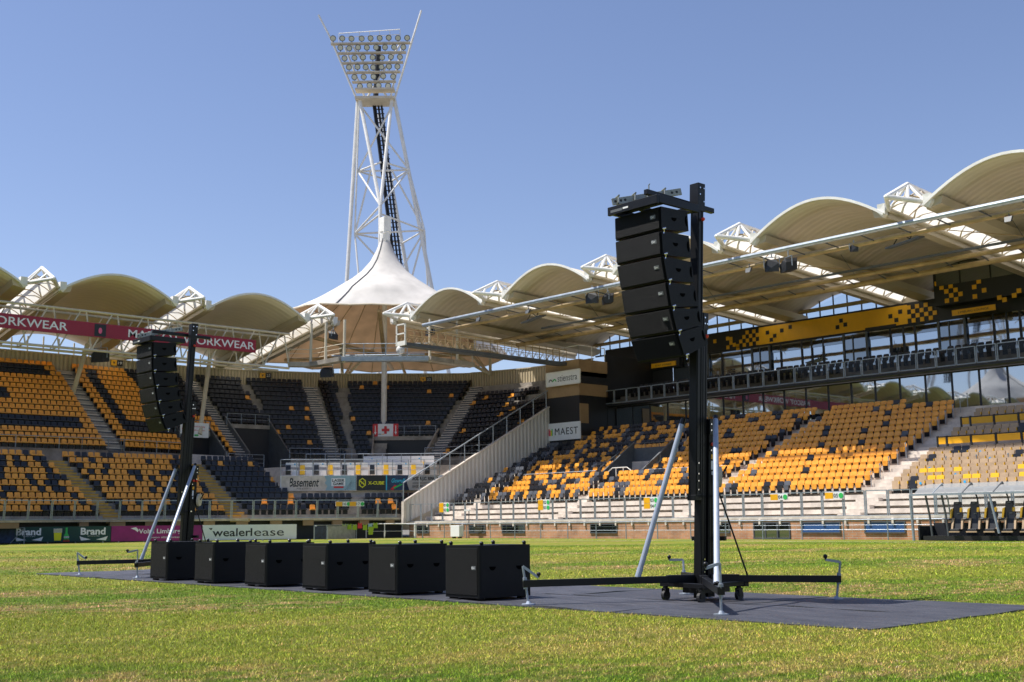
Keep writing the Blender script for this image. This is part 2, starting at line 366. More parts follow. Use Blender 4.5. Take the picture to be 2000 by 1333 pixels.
def grass_blades():
    rng = np.random.default_rng(3)
    # scatter over the near pitch in rings, denser near the camera spot
    pts = []
    fw = np.array([-.7412, .6712]); rt = np.array([.6712, .7412])
    for d0, d1, dens, h, wd_ in ((5.4, 9, 6000, .021, .0042), (9, 13, 2600, .024, .0055), (13, 19, 800, .026, .008), (19, 30, 190, .03, .015), (30, 46, 70, .03, .024)):
        x1 = .56*d1+.8
        n = int((d1-d0)*2*x1*dens)
        d = rng.uniform(d0, d1, n); x = rng.uniform(-x1, x1, n)
        k = np.abs(x) < .52*d+.8; d = d[k]; x = x[k]
        p = d[:, None]*fw+x[:, None]*rt
        on = (p[:, 0] > -23.45) & (p[:, 0] < -5.33) & (p[:, 1] > 8.78) & (p[:, 1] < 12.02)
        p = p[~on]; pts.append(np.concatenate([p, np.full((len(p), 1), h), np.full((len(p), 1), wd_)], 1))
    P = np.concatenate(pts); n = len(P)
    hh = P[:, 2]*rng.uniform(.5, 1.3, n); w = P[:, 3]*rng.uniform(.6, 1.3, n); a = rng.uniform(0, 2*np.pi, n)
    lean = rng.uniform(0, 1.1, n)*hh; b = rng.uniform(0, 2*np.pi, n)
    V = np.zeros((n, 3, 3))
    V[:, 0, 0] = P[:, 0]-np.cos(a)*w/2; V[:, 0, 1] = P[:, 1]-np.sin(a)*w/2
    V[:, 1, 0] = P[:, 0]+np.cos(a)*w/2; V[:, 1, 1] = P[:, 1]+np.sin(a)*w/2
    V[:, 2, 0] = P[:, 0]+np.cos(b)*lean; V[:, 2, 1] = P[:, 1]+np.sin(b)*lean; V[:, 2, 2] = hh
    V[:, :2, 2] = .004
    me = bpy.data.meshes.new("grass")
    me.vertices.add(n*3); me.vertices.foreach_set("co", V.reshape(-1))
    me.loops.add(n*3); me.loops.foreach_set("vertex_index", np.arange(n*3, dtype=np.int32))
    me.polygons.add(n); me.polygons.foreach_set("loop_start", np.arange(0, n*3, 3, dtype=np.int32)); me.polygons.foreach_set("loop_total", np.full(n, 3, dtype=np.int32))
    me.update(calc_edges=True)
    ca = me.color_attributes.new("tint", 'FLOAT_COLOR', 'POINT')
    g = rng.uniform(.15, 1.4, n); dry = rng.random(n) < .15
    c = np.stack([g, g*rng.uniform(.9, 1.15, n), g*.8, np.ones(n)], 1); c[dry] = np.stack([rng.uniform(1.2, 1.9, dry.sum()), rng.uniform(1., 1.3, dry.sum()), rng.uniform(1.5, 3.5, dry.sum()), np.ones(dry.sum())], 1)
    ca.data.foreach_set("color", np.repeat(c, 3, 0).reshape(-1).astype(np.float32))
    me.materials.append(M['blade'])
    o = bpy.data.objects.new("grass", me); COL.objects.link(o)
    tag(o, 'short mown turf, green with dry tan patches', 'grass', kind='stuff')
grass_blades()

ORD = ['first', 'second', 'third', 'fourth', 'fifth', 'sixth', 'seventh', 'eighth', 'ninth', 'tenth', 'eleventh', 'twelfth', 'thirteenth', 'fourteenth', 'fifteenth', 'sixteenth', 'seventeenth', 'eighteenth', 'nineteenth', 'twentieth']
def ordw(i):
    if i < 20: return ORD[i]
    n = i+1; return str(n)+({1: 'st', 2: 'nd', 3: 'rd'}.get(n % 10, 'th') if n % 100 not in (11, 12, 13) else 'th')

# ---------------------------------------------------------------- rubber mats
cuts = [-23.5, -21.2, -18.6, -16.0, -13.4, -10.8, -8.2, -5.3]
for r, (y0, y1) in enumerate(((8.72, 10.38), (10.42, 12.05))):
    for i in range(7):
        x0, x1 = cuts[i]+.02, cuts[i+1]-.02
        if r and i < 6: x0 += .35; x1 += .35
        if r and i == 0: x0 -= .35
        if r and i == 6: x0 += .35
        mb = MB(); n = 8; top = []
        random.seed(i*7+r)
        z = lambda: .018+random.uniform(-.004, .006)+(.012 if random.random() < .06 else 0)
        rows = [[(x0+(x1-x0)*a/n, y0+(y1-y0)*b/4+random.uniform(-.006, .006), z()) for a in range(n+1)] for b in range(5)]
        mb.grid(rows)
        for a in range(n):
            for row, sgn in ((rows[0], 1), (rows[-1], -1)):
                p, q = row[a], row[a+1]; mb.face([(p[0], p[1], .0), (q[0], q[1], .0), q, p])
        for b in range(4):
            for c in (0, -1):
                p, q = rows[b][c], rows[b+1][c]; mb.face([(p[0], p[1], 0), (q[0], q[1], 0), q, p])
        single('rubber_mat', mb, M['mat'], 'dark grey rubber mat sheet on the grass, %s from the left in the %s row' % (ORD[i], ('near', 'far')[r]), 'floor mat', 'rubber mats under the speakers', loc=((x0+x1)/2, (y0+y1)/2, 0))
random.seed(7)

# ---------------------------------------------------------------- subwoofers
def halfmoon(mb, c, ax, up, r, d, squash=.75, n=12):
    """half-round recess plate: flat edge on top"""
    c = Vector(c); ax = Vector(ax); up = Vector(up)
    pts = [c+ax*(-r), c+ax*r] + [c+ax*(r*math.cos(-math.pi*k/n))+up*(r*squash*1.2*math.sin(-math.pi*k/n)) for k in range(1, n)]
    return mb.prism(pts, d)

def subwoofer(x, y, label):
    W, D, H = .64, .80, .625
    t = thing('subwoofer', (x, y, .02), label, 'subwoofer', 'row of subwoofers on the mats')
    o = Vector((x, y, .02))
    b = MB(); r = .035; pts = []
    for (cx, cy, a0) in ((x+W-r, y+r, -90), (x+W-.008, y+D-.008, 0), (x+.008, y+D-.008, 90), (x+r, y+r, 180)):
        rr = r if cy < y+.1 else .008
        for k in range(5):
            a = R_(a0+90*k/4); pts.append((cx+rr*math.cos(a), cy+rr*math.sin(a), .045))
    b.prism(pts, (0, 0, H-.025))
    for fx in (x+.08, x+W-.08):
        for fy in (y+.08, y+D-.08): b.box(fx-.04, fx+.04, fy-.04, fy+.04, .02, .05)
    part('cabinet', b, M['cab'], t, bevel=.006)
    g = MB()
    g.box(x+.035, x+W-.035, y-.008, y+.02, .075, H-.012)
    part('grille', g, M['grille'], t, bevel=.008)
    for yy in (y+.2, y+.62):
        h = MB(); halfmoon(h, (x+W+.001, yy, .40), (0, 1, 0), (0, 0, 1), .05, (.0015, 0, 0))
        part('handle', h, M['void'], t)
    for fx in (x+.04, x+W-.04):
        for fy in (y+.07, y+D-.06):
            k = MB(); k.tube((fx, fy, H+.018), (fx, fy, H+.03), .02, 8); k.ball((fx, fy, H+.043), .024, 10); k.mi = 1; k.ball((fx-.006, fy-.018, H+.052), .010, 6)
            part('stacking_foot', k, [M['black'], M['chrome']], t, smooth=True)
    bd = MB(); bd.box(x+W-.13, x+W-.055, y-.012, y-.006, .365, .41)
    bp = part('badge', bd, M['inkgrey'], t)
    lettering('Qan', (x+W-.125, y-.0125, .372), (1, 0, 0), (0, 0, 1), .05, .03, M['signw'], bp, .002)
for i in range(6):
    subwoofer(-11.1-1.574*(5-i), 8.93, 'black square subwoofer on the mat, %s' % ['leftmost of the row in front of the far mast', 'second from the left in the row', 'third from the left in the row', 'fourth from the left, between two others', 'fifth from the left, next to the rightmost', 'rightmost of the row, nearest the camera'][i])

# ---------------------------------------------------------------- lifting tower and line array
def speaker_tower(dx, where):
    bx, by = -8.65+dx, 10.7
    T = thing('lifting_tower', (bx, by, 0), 'black telescopic lifting tower with outrigger legs, %s' % where, 'speaker stand', 'lifting towers holding the speaker arrays')
    cr, sr = math.cos(R_(9 if dx else 0)), math.sin(R_(9 if dx else 0))
    def rot(x, y): return (-8.65+(x+8.65)*cr-(y-10.7)*sr, 10.7+(x+8.65)*sr+(y-10.7)*cr)
    def P(x, y, z):
        if z < 1: x, y = rot(x, y)
        return (x+dx, y, z)
    def lean(mb):
        mb.v = [(v[0]+.028*v[2], v[1]+.031*v[2], v[2]) for v in mb.v]; return mb
    # mast sections (carriage side faces -y); the loaded mast leans back slightly
    c = MB(); c.box(bx-.02, bx+.08, by, by+.12, .05, 2.02)
    for k in range(3): c.box(bx+.08, bx+.086, by+.015+.035*k, by+.035+.035*k, .1, 1.98)
    c.box(bx-.03, bx+.095, by-.005, by+.13, 1.88, 2.06)
    part('base_section', lean(c), M['black'], T, bevel=.006)
    c = MB(); c.box(bx-.05, bx+.05, by-.10, by-.004, .04, 3.28); c.box(bx+.05, bx+.056, by-.085, by-.065, .1, 3.2); c.box(bx+.05, bx+.056, by-.035, by-.02, .1, 3.2)
    c.box(bx-.055, bx+.06, by-.09, by+.0, 3.1, 3.3)
    part('middle_section', lean(c), M['black'], T, bevel=.006)
    c = MB(); c.box(bx-.05, bx+.06, by-.21, by-.105, 1.17, 4.80); c.box(bx+.06, bx+.068, by-.20, by-.18, 1.2, 4.7); c.box(bx+.06, bx+.068, by-.135, by-.115, 1.2, 4.7)
    c.box(bx-.06, bx+.07, by-.22, by-.09, 4.50, 4.84); c.box(bx-.06, bx+.06, by-.215, by-.10, 1.13, 1.19)
    part('top_section', lean(c), M['black'], T, bevel=.008)
    for (x, y, z) in [(.07, -.18, 1.25), (.07, -.18, 1.35), (.07, -.18, 1.43), (.07, -.18, 1.55), (.09, .02, 1.93), (.09, .10, 1.93), (.09, .02, 2.0), (.09, .10, 2.0), (.09, .06, 2.03), (.09, .1, 1.8), (.09, .02, 1.7),
                      (.06, -.07, 3.17), (.06, -.03, 3.17), (.06, -.07, 3.24), (.07, -.19, 4.78), (.07, -.12, 4.78), (.07, -.19, 4.70), (.07, -.12, 4.62), (.06, -.05, .33), (.06, -.05, .4), (.06, -.05, .47), (.09, .1, .2)]:
        b = MB(); b.tube((bx+x-.004, by+y, z), (bx+x+.010, by+y, z), .010, 8); part('bolt', lean(b), M['chrome'], T)
    b = MB(); b.tube((bx+.06, by+.05, 1.18), (bx+.2, by-.02, 1.18), .014, 8)
    part('bracket_pin', lean(b), M['chrome'], T)
    for (x, y, z) in [(.09, -.15, 4.40), (.075, -.05, 3.02), (.10, .04, 1.77), (.10, .10, 1.765)]:
        k = MB(); k.ball((bx+x, by+y, z), .024, 10); part('release_knob', lean(k), M['red'], T, smooth=True)
    w = MB(); w.tube((bx+.06, by+.18, 1.40), (bx+.09, by+.21, 1.40), .12, 20)
    w.mi = 1; w.box(bx+.03, bx+.07, by+.12, by+.2, 1.25, 1.55); w.tube((bx+.09, by+.21, 1.40), (bx+.14, by+.25, 1.52), .012, 6)
    part('winch', lean(w), [M['cream'], M['black']], T)
    s = MB(); s.box(bx+.086, bx+.0885, by+.03, by+.06, 1.48, 1.58); s.mi = 1; s.box(bx+.086, bx+.089, by+.03, by+.065, 1.60, 1.655); s.mi = 0
    s.box(bx+.086, bx+.0885, by+.04, by+.06, 1.42, 1.46)
    part('warning_label', lean(s), [M['signw'], M['fyel']], T)
    # chassis with casters
    c = MB()
    c.bar((bx-.42, by-.2, .19), (bx+.42, by-.36, .19), .07, .05); c.bar((bx-.36, by+.35, .19), (bx+.4, by+.3, .19), .07, .05)
    c.bar((bx-.38, by-.24, .2), (bx-.32, by+.36, .2), .06, .05); c.bar((bx+.36, by-.36, .2), (bx+.36, by+.34, .2), .06, .05)
    c.box(bx-.12, bx+.16, by-.2, by+.3, .1, .16)
    part('chassis', c, M['black'], T, bevel=.004)
    for (x, y) in ((-.32, -.26), (.27, -.36), (.3, .28), (-.34, .36)):
        k = MB(); k.tube((bx+x-.02, by+y, .07), (bx+x+.02, by+y, .07), .055, 16); k.mi = 1
        k.box(bx+x-.03, bx+x-.022, by+y-.035, by+y+.035, .06, .15); k.box(bx+x+.022, bx+x+.03, by+y-.035, by+y+.035, .06, .15); k.tube((bx+x, by+y, .14), (bx+x, by+y, .175), .03, 10)
        part('caster', k, [M['wheel'], M['black']], T, bevel=.003)
    legs = [((-9.56, 8.86), 'jL'), ((-7.12, 9.08), 'jF'), ((-7.50, 11.62), 'jR'), ((-9.45, 11.36), 'jB')]
    crank_dirs = {'jL': ((.42, .5), -.12), 'jF': ((-.1, -.42), -.04), 'jR': ((-.25, -.35), .03), 'jB': ((-.55, -.45), .0)}
    for (ex, ey), k in legs:
        if dx and k == 'jL': ex, ey = -9.36, 8.98
        d = Vector((ex+8.65, ey-10.7, 0)); L = d.length; d.normalize()
        a = Vector((bx, by, .255))+d*.12; e = Vector((bx, by, .245))+d*(L+.06)
        l = MB(); l.bar(a, e, .07, .075); l.bar(Vector((bx, by, .255))+d*.1, Vector((bx, by, .255))+d*.42, .085, .09)
        leg = part('outrigger', l, M['black'], T, bevel=.004)
        j = MB(); p = Vector((ex+dx, ey, 0)); top = p+d*(.06 if k != 'jF' else .02)
        j.tube(p+Vector((0, 0, .03)), top+Vector((0, 0, .50 if k == 'jF' else .43)), .013, 8)
        j.tube(p+Vector((0, 0, .02)), p+Vector((0, 0, .032)), .075, 16); j.tube(p+Vector((0, 0, .03)), p+Vector((0, 0, .06)), .035, 10, r2=.018)
        j.tube(p+d*.03+Vector((0, 0, .19)), p+d*.04+Vector((0, 0, .31)), .024, 8)
        cdv, dz = crank_dirs[k]; t0 = top+Vector((0, 0, .50 if k == 'jF' else .43)); cv = Vector((cdv[0], cdv[1], 0)).normalized()*.17; t1 = t0+cv+Vector((0, 0, dz))
        j.bar(t0, t1, .02, .028)
        part('jack', j, M['galv'] if k != 'jL' else M['alu'], leg)
        h = MB(); h.ball(t1+Vector((0, 0, .035)), .025, 10); h.tube(t1, t1+Vector((0, 0, .03)), .012, 8)
        part('crank_knob', h, M['black'], leg, smooth=True)
    for (a, e, r, mt) in [((-8.99, 10.02, .33), (-8.72, 10.52, 2.0), .031, 'alu'), ((-7.34, 9.31, .33), (-8.42, 10.76, 2.04), .031, 'alu'), ((-8.28, 11.05, .3), (-8.50, 10.86, 1.25), .010, 'black'), ((-9.0, 11.0, .3), (-8.68, 10.86, 1.25), .010, 'black')]:
        k = MB(); a = Vector(P(*a)); e = Vector(P(*e)); k.tube(a, e, r, 14)
        k.tube(a-(e-a).normalized()*.05, a+(e-a).normalized()*.06, r*1.12 if r > .02 else r, 14)
        if r > .02: k.mi = 1; k.tube(a-(e-a).normalized()*.07, a-(e-a).normalized()*.0, r*1.05, 10); k.tube(e, e+(e-a).normalized()*.07, r*.9, 10)
        part('brace', k, [M[mt], M['black']], T, smooth=False)
    k = MB(); k.bar((bx-.2, by+.10, .70), (bx+.22, by+.18, .70), .045, .05); part('cross_bar', k, M['black'], T, bevel=.004)
    # lifting forks on the carriage
    for (x, y0, y1, z) in ((.02, -.80, .42, 4.63), (-.30, -.74, -.35, 4.56)):
        f = MB(); f.bar((bx+x, by+y0, z), (bx+x, by+y1, z-.02), .055, .06); fk = part('lifting_fork', f, M['black'], T, bevel=.005)
        f = MB(); f.tube((bx+x, by+y0+.06, z+.03), (bx+x, by+y0+.06, z+.09), .008, 6); f.tube((bx+x, by+y0+.06, z+.09), (bx+x+.05, by+y0+.02, z+.085), .006, 6); part('locking_pin', f, M['zinc'], fk)
    # array
    A = thing('flybar', (bx, by-.9, 4.4), 'black flybar with drilled steel bar carrying the speaker stack on the %s' % ('near mast' if dx == 0 else 'far left mast'), 'flybar', 'flybars above the speaker stacks')
    W = .345; fy = by-.95
    k = MB(); k.box(bx-W-.03, bx+W+.03, fy-.07, fy-.03, 4.385, 4.485); k.box(bx-W-.03, bx-W+.01, fy-.029, fy+.66, 4.40, 4.485); k.box(bx+W-.01, bx+W+.03, fy-.029, fy+.66, 4.40, 4.49)
    k.box(bx-W, bx+W, fy-.03, fy+.25, 4.46, 4.475); k.box(bx-W, bx+W, fy+.6, fy+.66, 4.41, 4.48)
    part('frame', k, M['black'], A, bevel=.005)
    k = MB(); k.bar((bx-.38, fy+.02, 4.57), (bx+.04, fy+.76, 4.74), .03, .08)
    bar_ = part('drilled_bar', k, M['zinc'], A, bevel=.003)
    for q in (.04, .12, .18, .55, .62, .86, .93):
        k = MB(); p = Vector((bx-.38, fy+.02, 4.57)).lerp(Vector((bx+.04, fy+.76, 4.74)), q); n = Vector((.87, -.49, 0)); k.tube(p+n*.014, p+n*.0165, .016, 10); part('bolt_hole', k, M['ink'], bar_)
    for q in (.08, .32, .5, .75):
        k = MB(); p = Vector((bx-.38, fy+.02, 4.57)).lerp(Vector((bx+.04, fy+.76, 4.74)), q)
        k.path([p+Vector((.03, -.02, .05)), p+Vector((.035, -.03, -.03)), p+Vector((0, -.02, -.08)), p+Vector((-.03, .02, -.03)), p+Vector((-.03, .02, .05))], .010, 6)
        k.tube(p+Vector((-.05, .02, .05)), p+Vector((.05, -.03, .055)), .012, 6)
        part('shackle', k, M['zinc'], A)
    k = MB(); k.box(bx-W+.02, bx-W+.2, fy-.0725, fy-.0705, 4.41, 4.44); k.mi = 1; k.box(bx-W+.21, bx-W+.29, fy-.0725, fy-.0705, 4.42, 4.44)
    part('frame_label', k, [M['inkgrey'], M['signw']], A)
    F_ = [(0, 4.375), (0, 4.095), (.015, 3.81), (.075, 3.525), (.13, 3.235), (.215, 2.965), (.33, 2.70)]
    B_ = [(.49, 4.385), (.50, 4.16), (.53, 3.855), (.57, 3.575), (.64, 3.31), (.68, 3.10), (.785, 2.89)]
    gap = [.0, .055, .05, .04, .03, .012]
    for i in range(6):
        Sx = thing('line_array_speaker', (bx, fy, F_[i][1]), '%s black speaker in the stack on the %s' % (['topmost', 'second highest', 'third highest', 'fourth highest', 'second lowest', 'lowest, tilted'][i], ('near mast' if dx == 0 else 'far left mast')), 'loudspeaker', 'line array speakers hanging from the masts')
        f0 = Vector((0, fy+F_[i][0], F_[i][1]-.006)); f1 = Vector((0, fy+F_[i+1][0], F_[i+1][1]+.006)); b0 = Vector((0, fy+B_[i][0], B_[i][1]-gap[i])); b1 = Vector((0, fy+B_[i+1][0], B_[i+1][1]))
        # tangent of the front face
        k = MB(); poly = [Vector((bx+W, p.y, p.z)) for p in (f0+Vector((0, .03, 0)), f1+Vector((0, .03, 0)), b1, b0)]
        k.prism(poly[::-1] if False else poly, (-2*W, 0, 0))
        part('cabinet', k, M['cab'], Sx, bevel=.006)
        k = MB(); n = (f0-f1).cross(Vector((1, 0, 0))).normalized()
        if n.y > 0: n = -n
        up = (f0-f1).normalized(); h = (f0-f1).length
        a = f1+up*.012; c = f0-up*.012
        k.hexa([Vector((bx-W+.015, 0, 0))+a+n*.0, Vector((bx+W-.015, 0, 0))+a+n*.0, Vector((bx+W-.015, 0, 0))+a-n*.028, Vector((bx-W+.015, 0, 0))+a-n*.028,
                Vector((bx-W+.015, 0, 0))+c+n*.0, Vector((bx+W-.015, 0, 0))+c+n*.0, Vector((bx+W-.015, 0, 0))+c-n*.028, Vector((bx-W+.015, 0, 0))+c-n*.028])
        part('grille', k, M['grille'], Sx, bevel=.008)
        mid = (f0+f1+b0+b1)/4; dirb = ((b0+b1)/2-(f0+f1)/2).normalized(); upv = Vector((0, -dirb.z, dirb.y))
        for q, r in ((.0, .045), (.2, .0)):
            c0 = mid+dirb*q+upv*.02
            if r:
                k = MB(); halfmoon(k, Vector((bx+W+.001, c0.y, c0.z)), dirb, upv, r, (.0015, 0, 0)); part('handle', k, M['void'], Sx)
            else:
                e0 = (b0+b1)/2-dirb*.02; k = MB()
                pts = [e0+upv*(.065*math.sin(an))-dirb*(.035*math.cos(an)) for an in [math.pi*(j/8-.5) for j in range(9)]]
                k.prism([Vector((bx+W+.001, p.y, p.z)) for p in pts], (.0015, 0, 0)); part('rear_grip', k, M['void'], Sx)
        k = MB(); q = f1+dirb*.03; k.ball((bx+W+.012, q.y+.02, q.z+.01), .016, 8); k.ball((bx+W+.012, q.y+.045, q.z+.02), .014, 8); k.tube((bx+W, q.y+.03, q.z-.04), (bx+W+.015, q.y+.03, q.z+.0), .008, 6)
        part('rigging_pin', k, M['chrome'], Sx, smooth=True)
        k = MB(); m0 = f1+up*(h*.5)+n*.002; bw = .075
        k.hexa([Vector((bx+W-.06-bw, 0, 0))+m0, Vector((bx+W-.06, 0, 0))+m0, Vector((bx+W-.06, 0, 0))+m0-n*.004, Vector((bx+W-.06-bw, 0, 0))+m0-n*.004,
                Vector((bx+W-.06-bw, 0, 0))+m0+up*.045, Vector((bx+W-.06, 0, 0))+m0+up*.045, Vector((bx+W-.06, 0, 0))+m0+up*.045-n*.004, Vector((bx+W-.06-bw, 0, 0))+m0+up*.045-n*.004])
        bd = part('badge', k, M['inkgrey'], Sx)
        lettering('Qan', Vector((bx+W-.055-bw, 0, 0))+m0+up*.008+n*.001, (1, 0, 0), up, .05, .028, M['signw'], bd, .002)
    return T
speaker_tower(0, 'right of the subwoofer row in the foreground')
speaker_tower(-12.65, 'behind the leftmost subwoofer')

# ---------------------------------------------------------------- seats
def seat_shape(kind):
    """returns list of (verts, faces, slot) pieces: slot 0 shell colour, 1 dark bracket. Seat faces -y, origin on the step floor"""
    out = []
    def pr(poly, d, slot):
        mb = MB(); mb.prism(poly, d); out.append((mb.v, mb.f, slot))
    if kind == 'fold':
        def P(x, z): return (x, .04+(z-.4)*.22, z)
        pr([P(-.175, .58), P(.175, .58), P(.192, .70), P(.17, .775), P(.11, .80), P(-.11, .80), P(-.17, .775), P(-.192, .70)], (0, .05, 0), 0)
        pr([(-.125, -.03, .34), (.125, -.03, .34), (.145, -.05, .585), (-.145, -.05, .585)], (0, .07, 0), 0)
        pr([(-.13, -.02, .10), (.13, -.02, .10), (.13, -.02, .40), (-.13, -.02, .40)], (0, .06, 0), 1)
    elif kind == 'shell':
        def P(x, z): return (x, .0+(z-.3)*.25, z)
        pr([P(-.18, .30), P(.18, .30), P(.16, .60), P(.12, .63), P(-.12, .63), P(-.16, .60)], (0, .04, 0), 0)
        pr([(-.19, -.30, .30), (.19, -.30, .30), (.19, .02, .27), (-.19, .02, .27)], (0, 0, .05), 0)
        pr([(-.15, -.12, .0), (.15, -.12, .0), (.15, -.12, .27), (-.15, -.12, .27)], (0, .1, 0), 1)
    return out
SH = {k: seat_shape(k) for k in ('fold', 'shell')}
SEATM = ['orange', 'navy', 'sunlit_navy', 'beige', 'yellow', 'black']
class SeatStuff:
    def __init__(s): s.v = []; s.f = []; s.m = []; s.n = 0
    def add(s, kind, x, y, z, rz, ci):
        c, d = math.cos(rz), math.sin(rz)
        for (vv, ff, sl) in SH[kind]:
            a = np.array(vv); b = np.stack([x+a[:, 0]*c-a[:, 1]*d, y+a[:, 0]*d+a[:, 1]*c, z+a[:, 2]], 1); s.v.append(b)
            s.f += [tuple(i+s.n for i in f) for f in ff]; s.m += [ci if sl == 0 else 5]*len(ff); s.n += len(a)
STUFF = SeatStuff()

ROW_T = [50.3+.85*i for i in range(14)]; ROW_Z = [2.05+.37*i for i in range(14)]
def in_gap(r, x):
    if r >= 4:
        if -48.9 < x < -47.9: return True
        if r < 8 and -50.9 < x < -46.9: return True
    else:
        if -49.9 < x < -49.1: return True
    if -40.5 < x < -39.5: return True
    if -59.5 < x < -58.8: return True
    return False
right_seats = []
rs = random.Random(11)
for r in range(14):
    x = -30.95
    seatno = 0; block = 'orange block left of the beige seats'; prev_gap = False
    while x > (-61.4 if ROW_T[r] < 59.2 else -58.6):
        if (r == 13 and x > -34.6) or (r == 12 and x > -31.3):
            x -= .41; continue
        if in_gap(r, x):
            x -= .1; prev_gap = True; continue
        if prev_gap: seatno = 0; prev_gap = False
        blk = 0 if x > -39.6 else 1 if x > -48.4 else 2 if x > -59 else 3
        pb = (.07 if r else .1, .2, .55, .93)[blk]
        if blk == 1 and x < -45.5: pb = .42
        if r < 4 and blk == 2: pb = .5
        if r < 4 and blk == 1: pb = .27
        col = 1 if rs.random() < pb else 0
        if col == 1 and rs.random() < (.3 if blk == 3 else .45 if r < 4 else .12): col = 2  # some black seats take the painted sunlit tone, more often in the front rows
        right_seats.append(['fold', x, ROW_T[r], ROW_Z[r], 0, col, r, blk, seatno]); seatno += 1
        x -= .41
# visitors' padded seats to the right of the orange block
vip = []
for r in (0, 1, 2, 3, 4, 7, 10):
    x = -28.95+(.0 if r < 3 else .0); j = 0
    while x < -12:
        vip.append([x, ROW_T[r]+(.0), ROW_Z[r], r, j]); x += .425; j += 1
camp = Vector((0, 0, .9))
def onscreen(x, y, z, mx=.455):
    v = Vector((x, y, z))-camp; d = v.dot(Fw)
    return d > 0 and abs(v.dot(Rt)/d) < mx and abs(v.dot(Up)/d) < .31
cand = sorted([(((Vector((q[1], q[2], q[3]))-camp).length), i) for i, q in enumerate(right_seats) if onscreen(q[1], q[2], q[3]+.5, .42)])
NV = len([v for v in vip if onscreen(v[0], v[1], v[2], .43)])
pick = set(i for _, i in cand[:max(0, 300-NV)])
protos = {}
CN = {0: 'orange', 1: 'black', 2: 'sunlit-toned black'}
BL = ['block left of the beige padded seats', 'block in the middle of the main stand', 'mixed black and orange block', 'black block beside the sloping white wall']
for i, q in enumerate(right_seats):
    kind, x, y, z, rz, col, r, blk, j = q
    if i in pick:
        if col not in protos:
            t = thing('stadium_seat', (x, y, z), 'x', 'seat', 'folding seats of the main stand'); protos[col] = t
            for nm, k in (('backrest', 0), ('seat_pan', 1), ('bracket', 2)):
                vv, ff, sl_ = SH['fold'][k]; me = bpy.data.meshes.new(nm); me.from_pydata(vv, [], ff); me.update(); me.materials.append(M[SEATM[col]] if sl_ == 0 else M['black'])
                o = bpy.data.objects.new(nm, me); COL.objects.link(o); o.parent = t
        else:
            t = clone(protos[col])
        t.location = (x, y, z)
        t['label'] = '%s plastic seat, %s from the right end, %s row, %s' % (CN[col], ordw(j), ordw(r), ['right block', 'middle block', 'mixed block', 'black block'][blk])
    else:
        STUFF.add(kind, x, y, z, rz, col)

vp = {}
rv = random.Random(5)
for (x, y, z, r, j) in vip:
    k = 1 if rv.random() < .09 else 0
    top = 'yellow' if (r < 2 and rv.random() < .6) else 'beige'
    key = (k, top)
    if key not in vp:
        t = thing('padded_seat', (x, y, z), 'x', 'padded seat', 'padded seats of the main stand'); off = Vector((x, y, z))
        b = MB(); P = lambda a, h: (x+a, y+.06+(h-.3)*.18, z+h)
        b.prism([P(-.19, .42), P(.19, .42), P(.185, .76), P(.15, .80), P(-.15, .80), P(-.185, .76)], (0, .08, 0)); part('backrest', b, M['navy' if k else ('yellow' if top == 'yellow' else 'beige')], t, bevel=.015)
        b = MB(); b.prism([(x-.17, y-.1, z+.22), (x+.17, y-.1, z+.22), (x+.19, y-.06, z+.60), (x-.19, y-.06, z+.60)], (0, .1, 0)); part('seat_pan', b, M['navy' if k else 'beige'], t, bevel=.015)
        b = MB(); b.box(x+.195, x+.22, y-.14, y+.08, z+.45, z+.56); part('armrest', b, M['yellow'], t)
        b = MB(); b.box(x-.17, x+.17, y-.02, y+.05, z+.02, z+.3); part('bracket', b, M['black'], t)
        vp[key] = t
    else: t = clone(vp[key])
    t.location = (x, y, z)
    t['label'] = '%s padded seat, %s from the left aisle, %s row of the padded block' % ('black' if k else ('yellow topped' if top == 'yellow' else 'beige'), ordw(j), ORD[[0, 1, 2, 3, 4, 7, 10].index(r)])
    if rv.random() < .13 and r < 5:
        s_ = MB(); s_.prism([(x+.06*math.cos(a), y-.112, z+.45+.06*math.sin(a)) for a in [2*math.pi*q/14 for q in range(14)]], (0, .006, 0))
        o = bpy.data.objects.new('sticker', mesh_of('sticker', s_, M['blue'], (x, y, z))); COL.objects.link(o); o.parent = t

# ---------------------------------------------------------------- main stand
MS = thing('main_stand', (-40, 47, 0), 'long covered main stand with orange seats, glazed lounges and a yellow and black fascia', 'grandstand')
X0, X1 = -62.0, 6.0
b = MB()
b.box(X0, X1, 46.9, 47.4, .93, 1.05)                         # edge slab
b.box(X0, X1, 47.4, 48.3, .6, 1.03)
for z, y0, y1 in ((1.37, 48.3, 49.1), (1.71, 49.1, 49.87)): b.box(X0, X1, y0, y1, z-.21, z); b.box(X0, X1, y0+.3, y1, z-.5, z-.212)
vs = (-50.5, -47.3)
for i in range(14):
    y0 = ROW_T[i]-.43; y1 = y0+.85 if i < 13 else 63.6
    z = ROW_Z[i]
    if i < 2: b.box(X0, X1, y0, y1, z-.23, z); b.box(X0, X1, y0+.3, y1, z-.6, z-.232)
    elif 3 < i < 7: b.box(X0, vs[0], y0, y1, z-.6, z); b.box(vs[1], X1, y0, y1, z-.6, z)
    elif i >= 11: b.box(-58.7, X1, y0, y1, z-.6, z)
    else: b.box(X0, X1, y0, y1, z-.6, z)
part('terrace', b, M['conc'], MS)
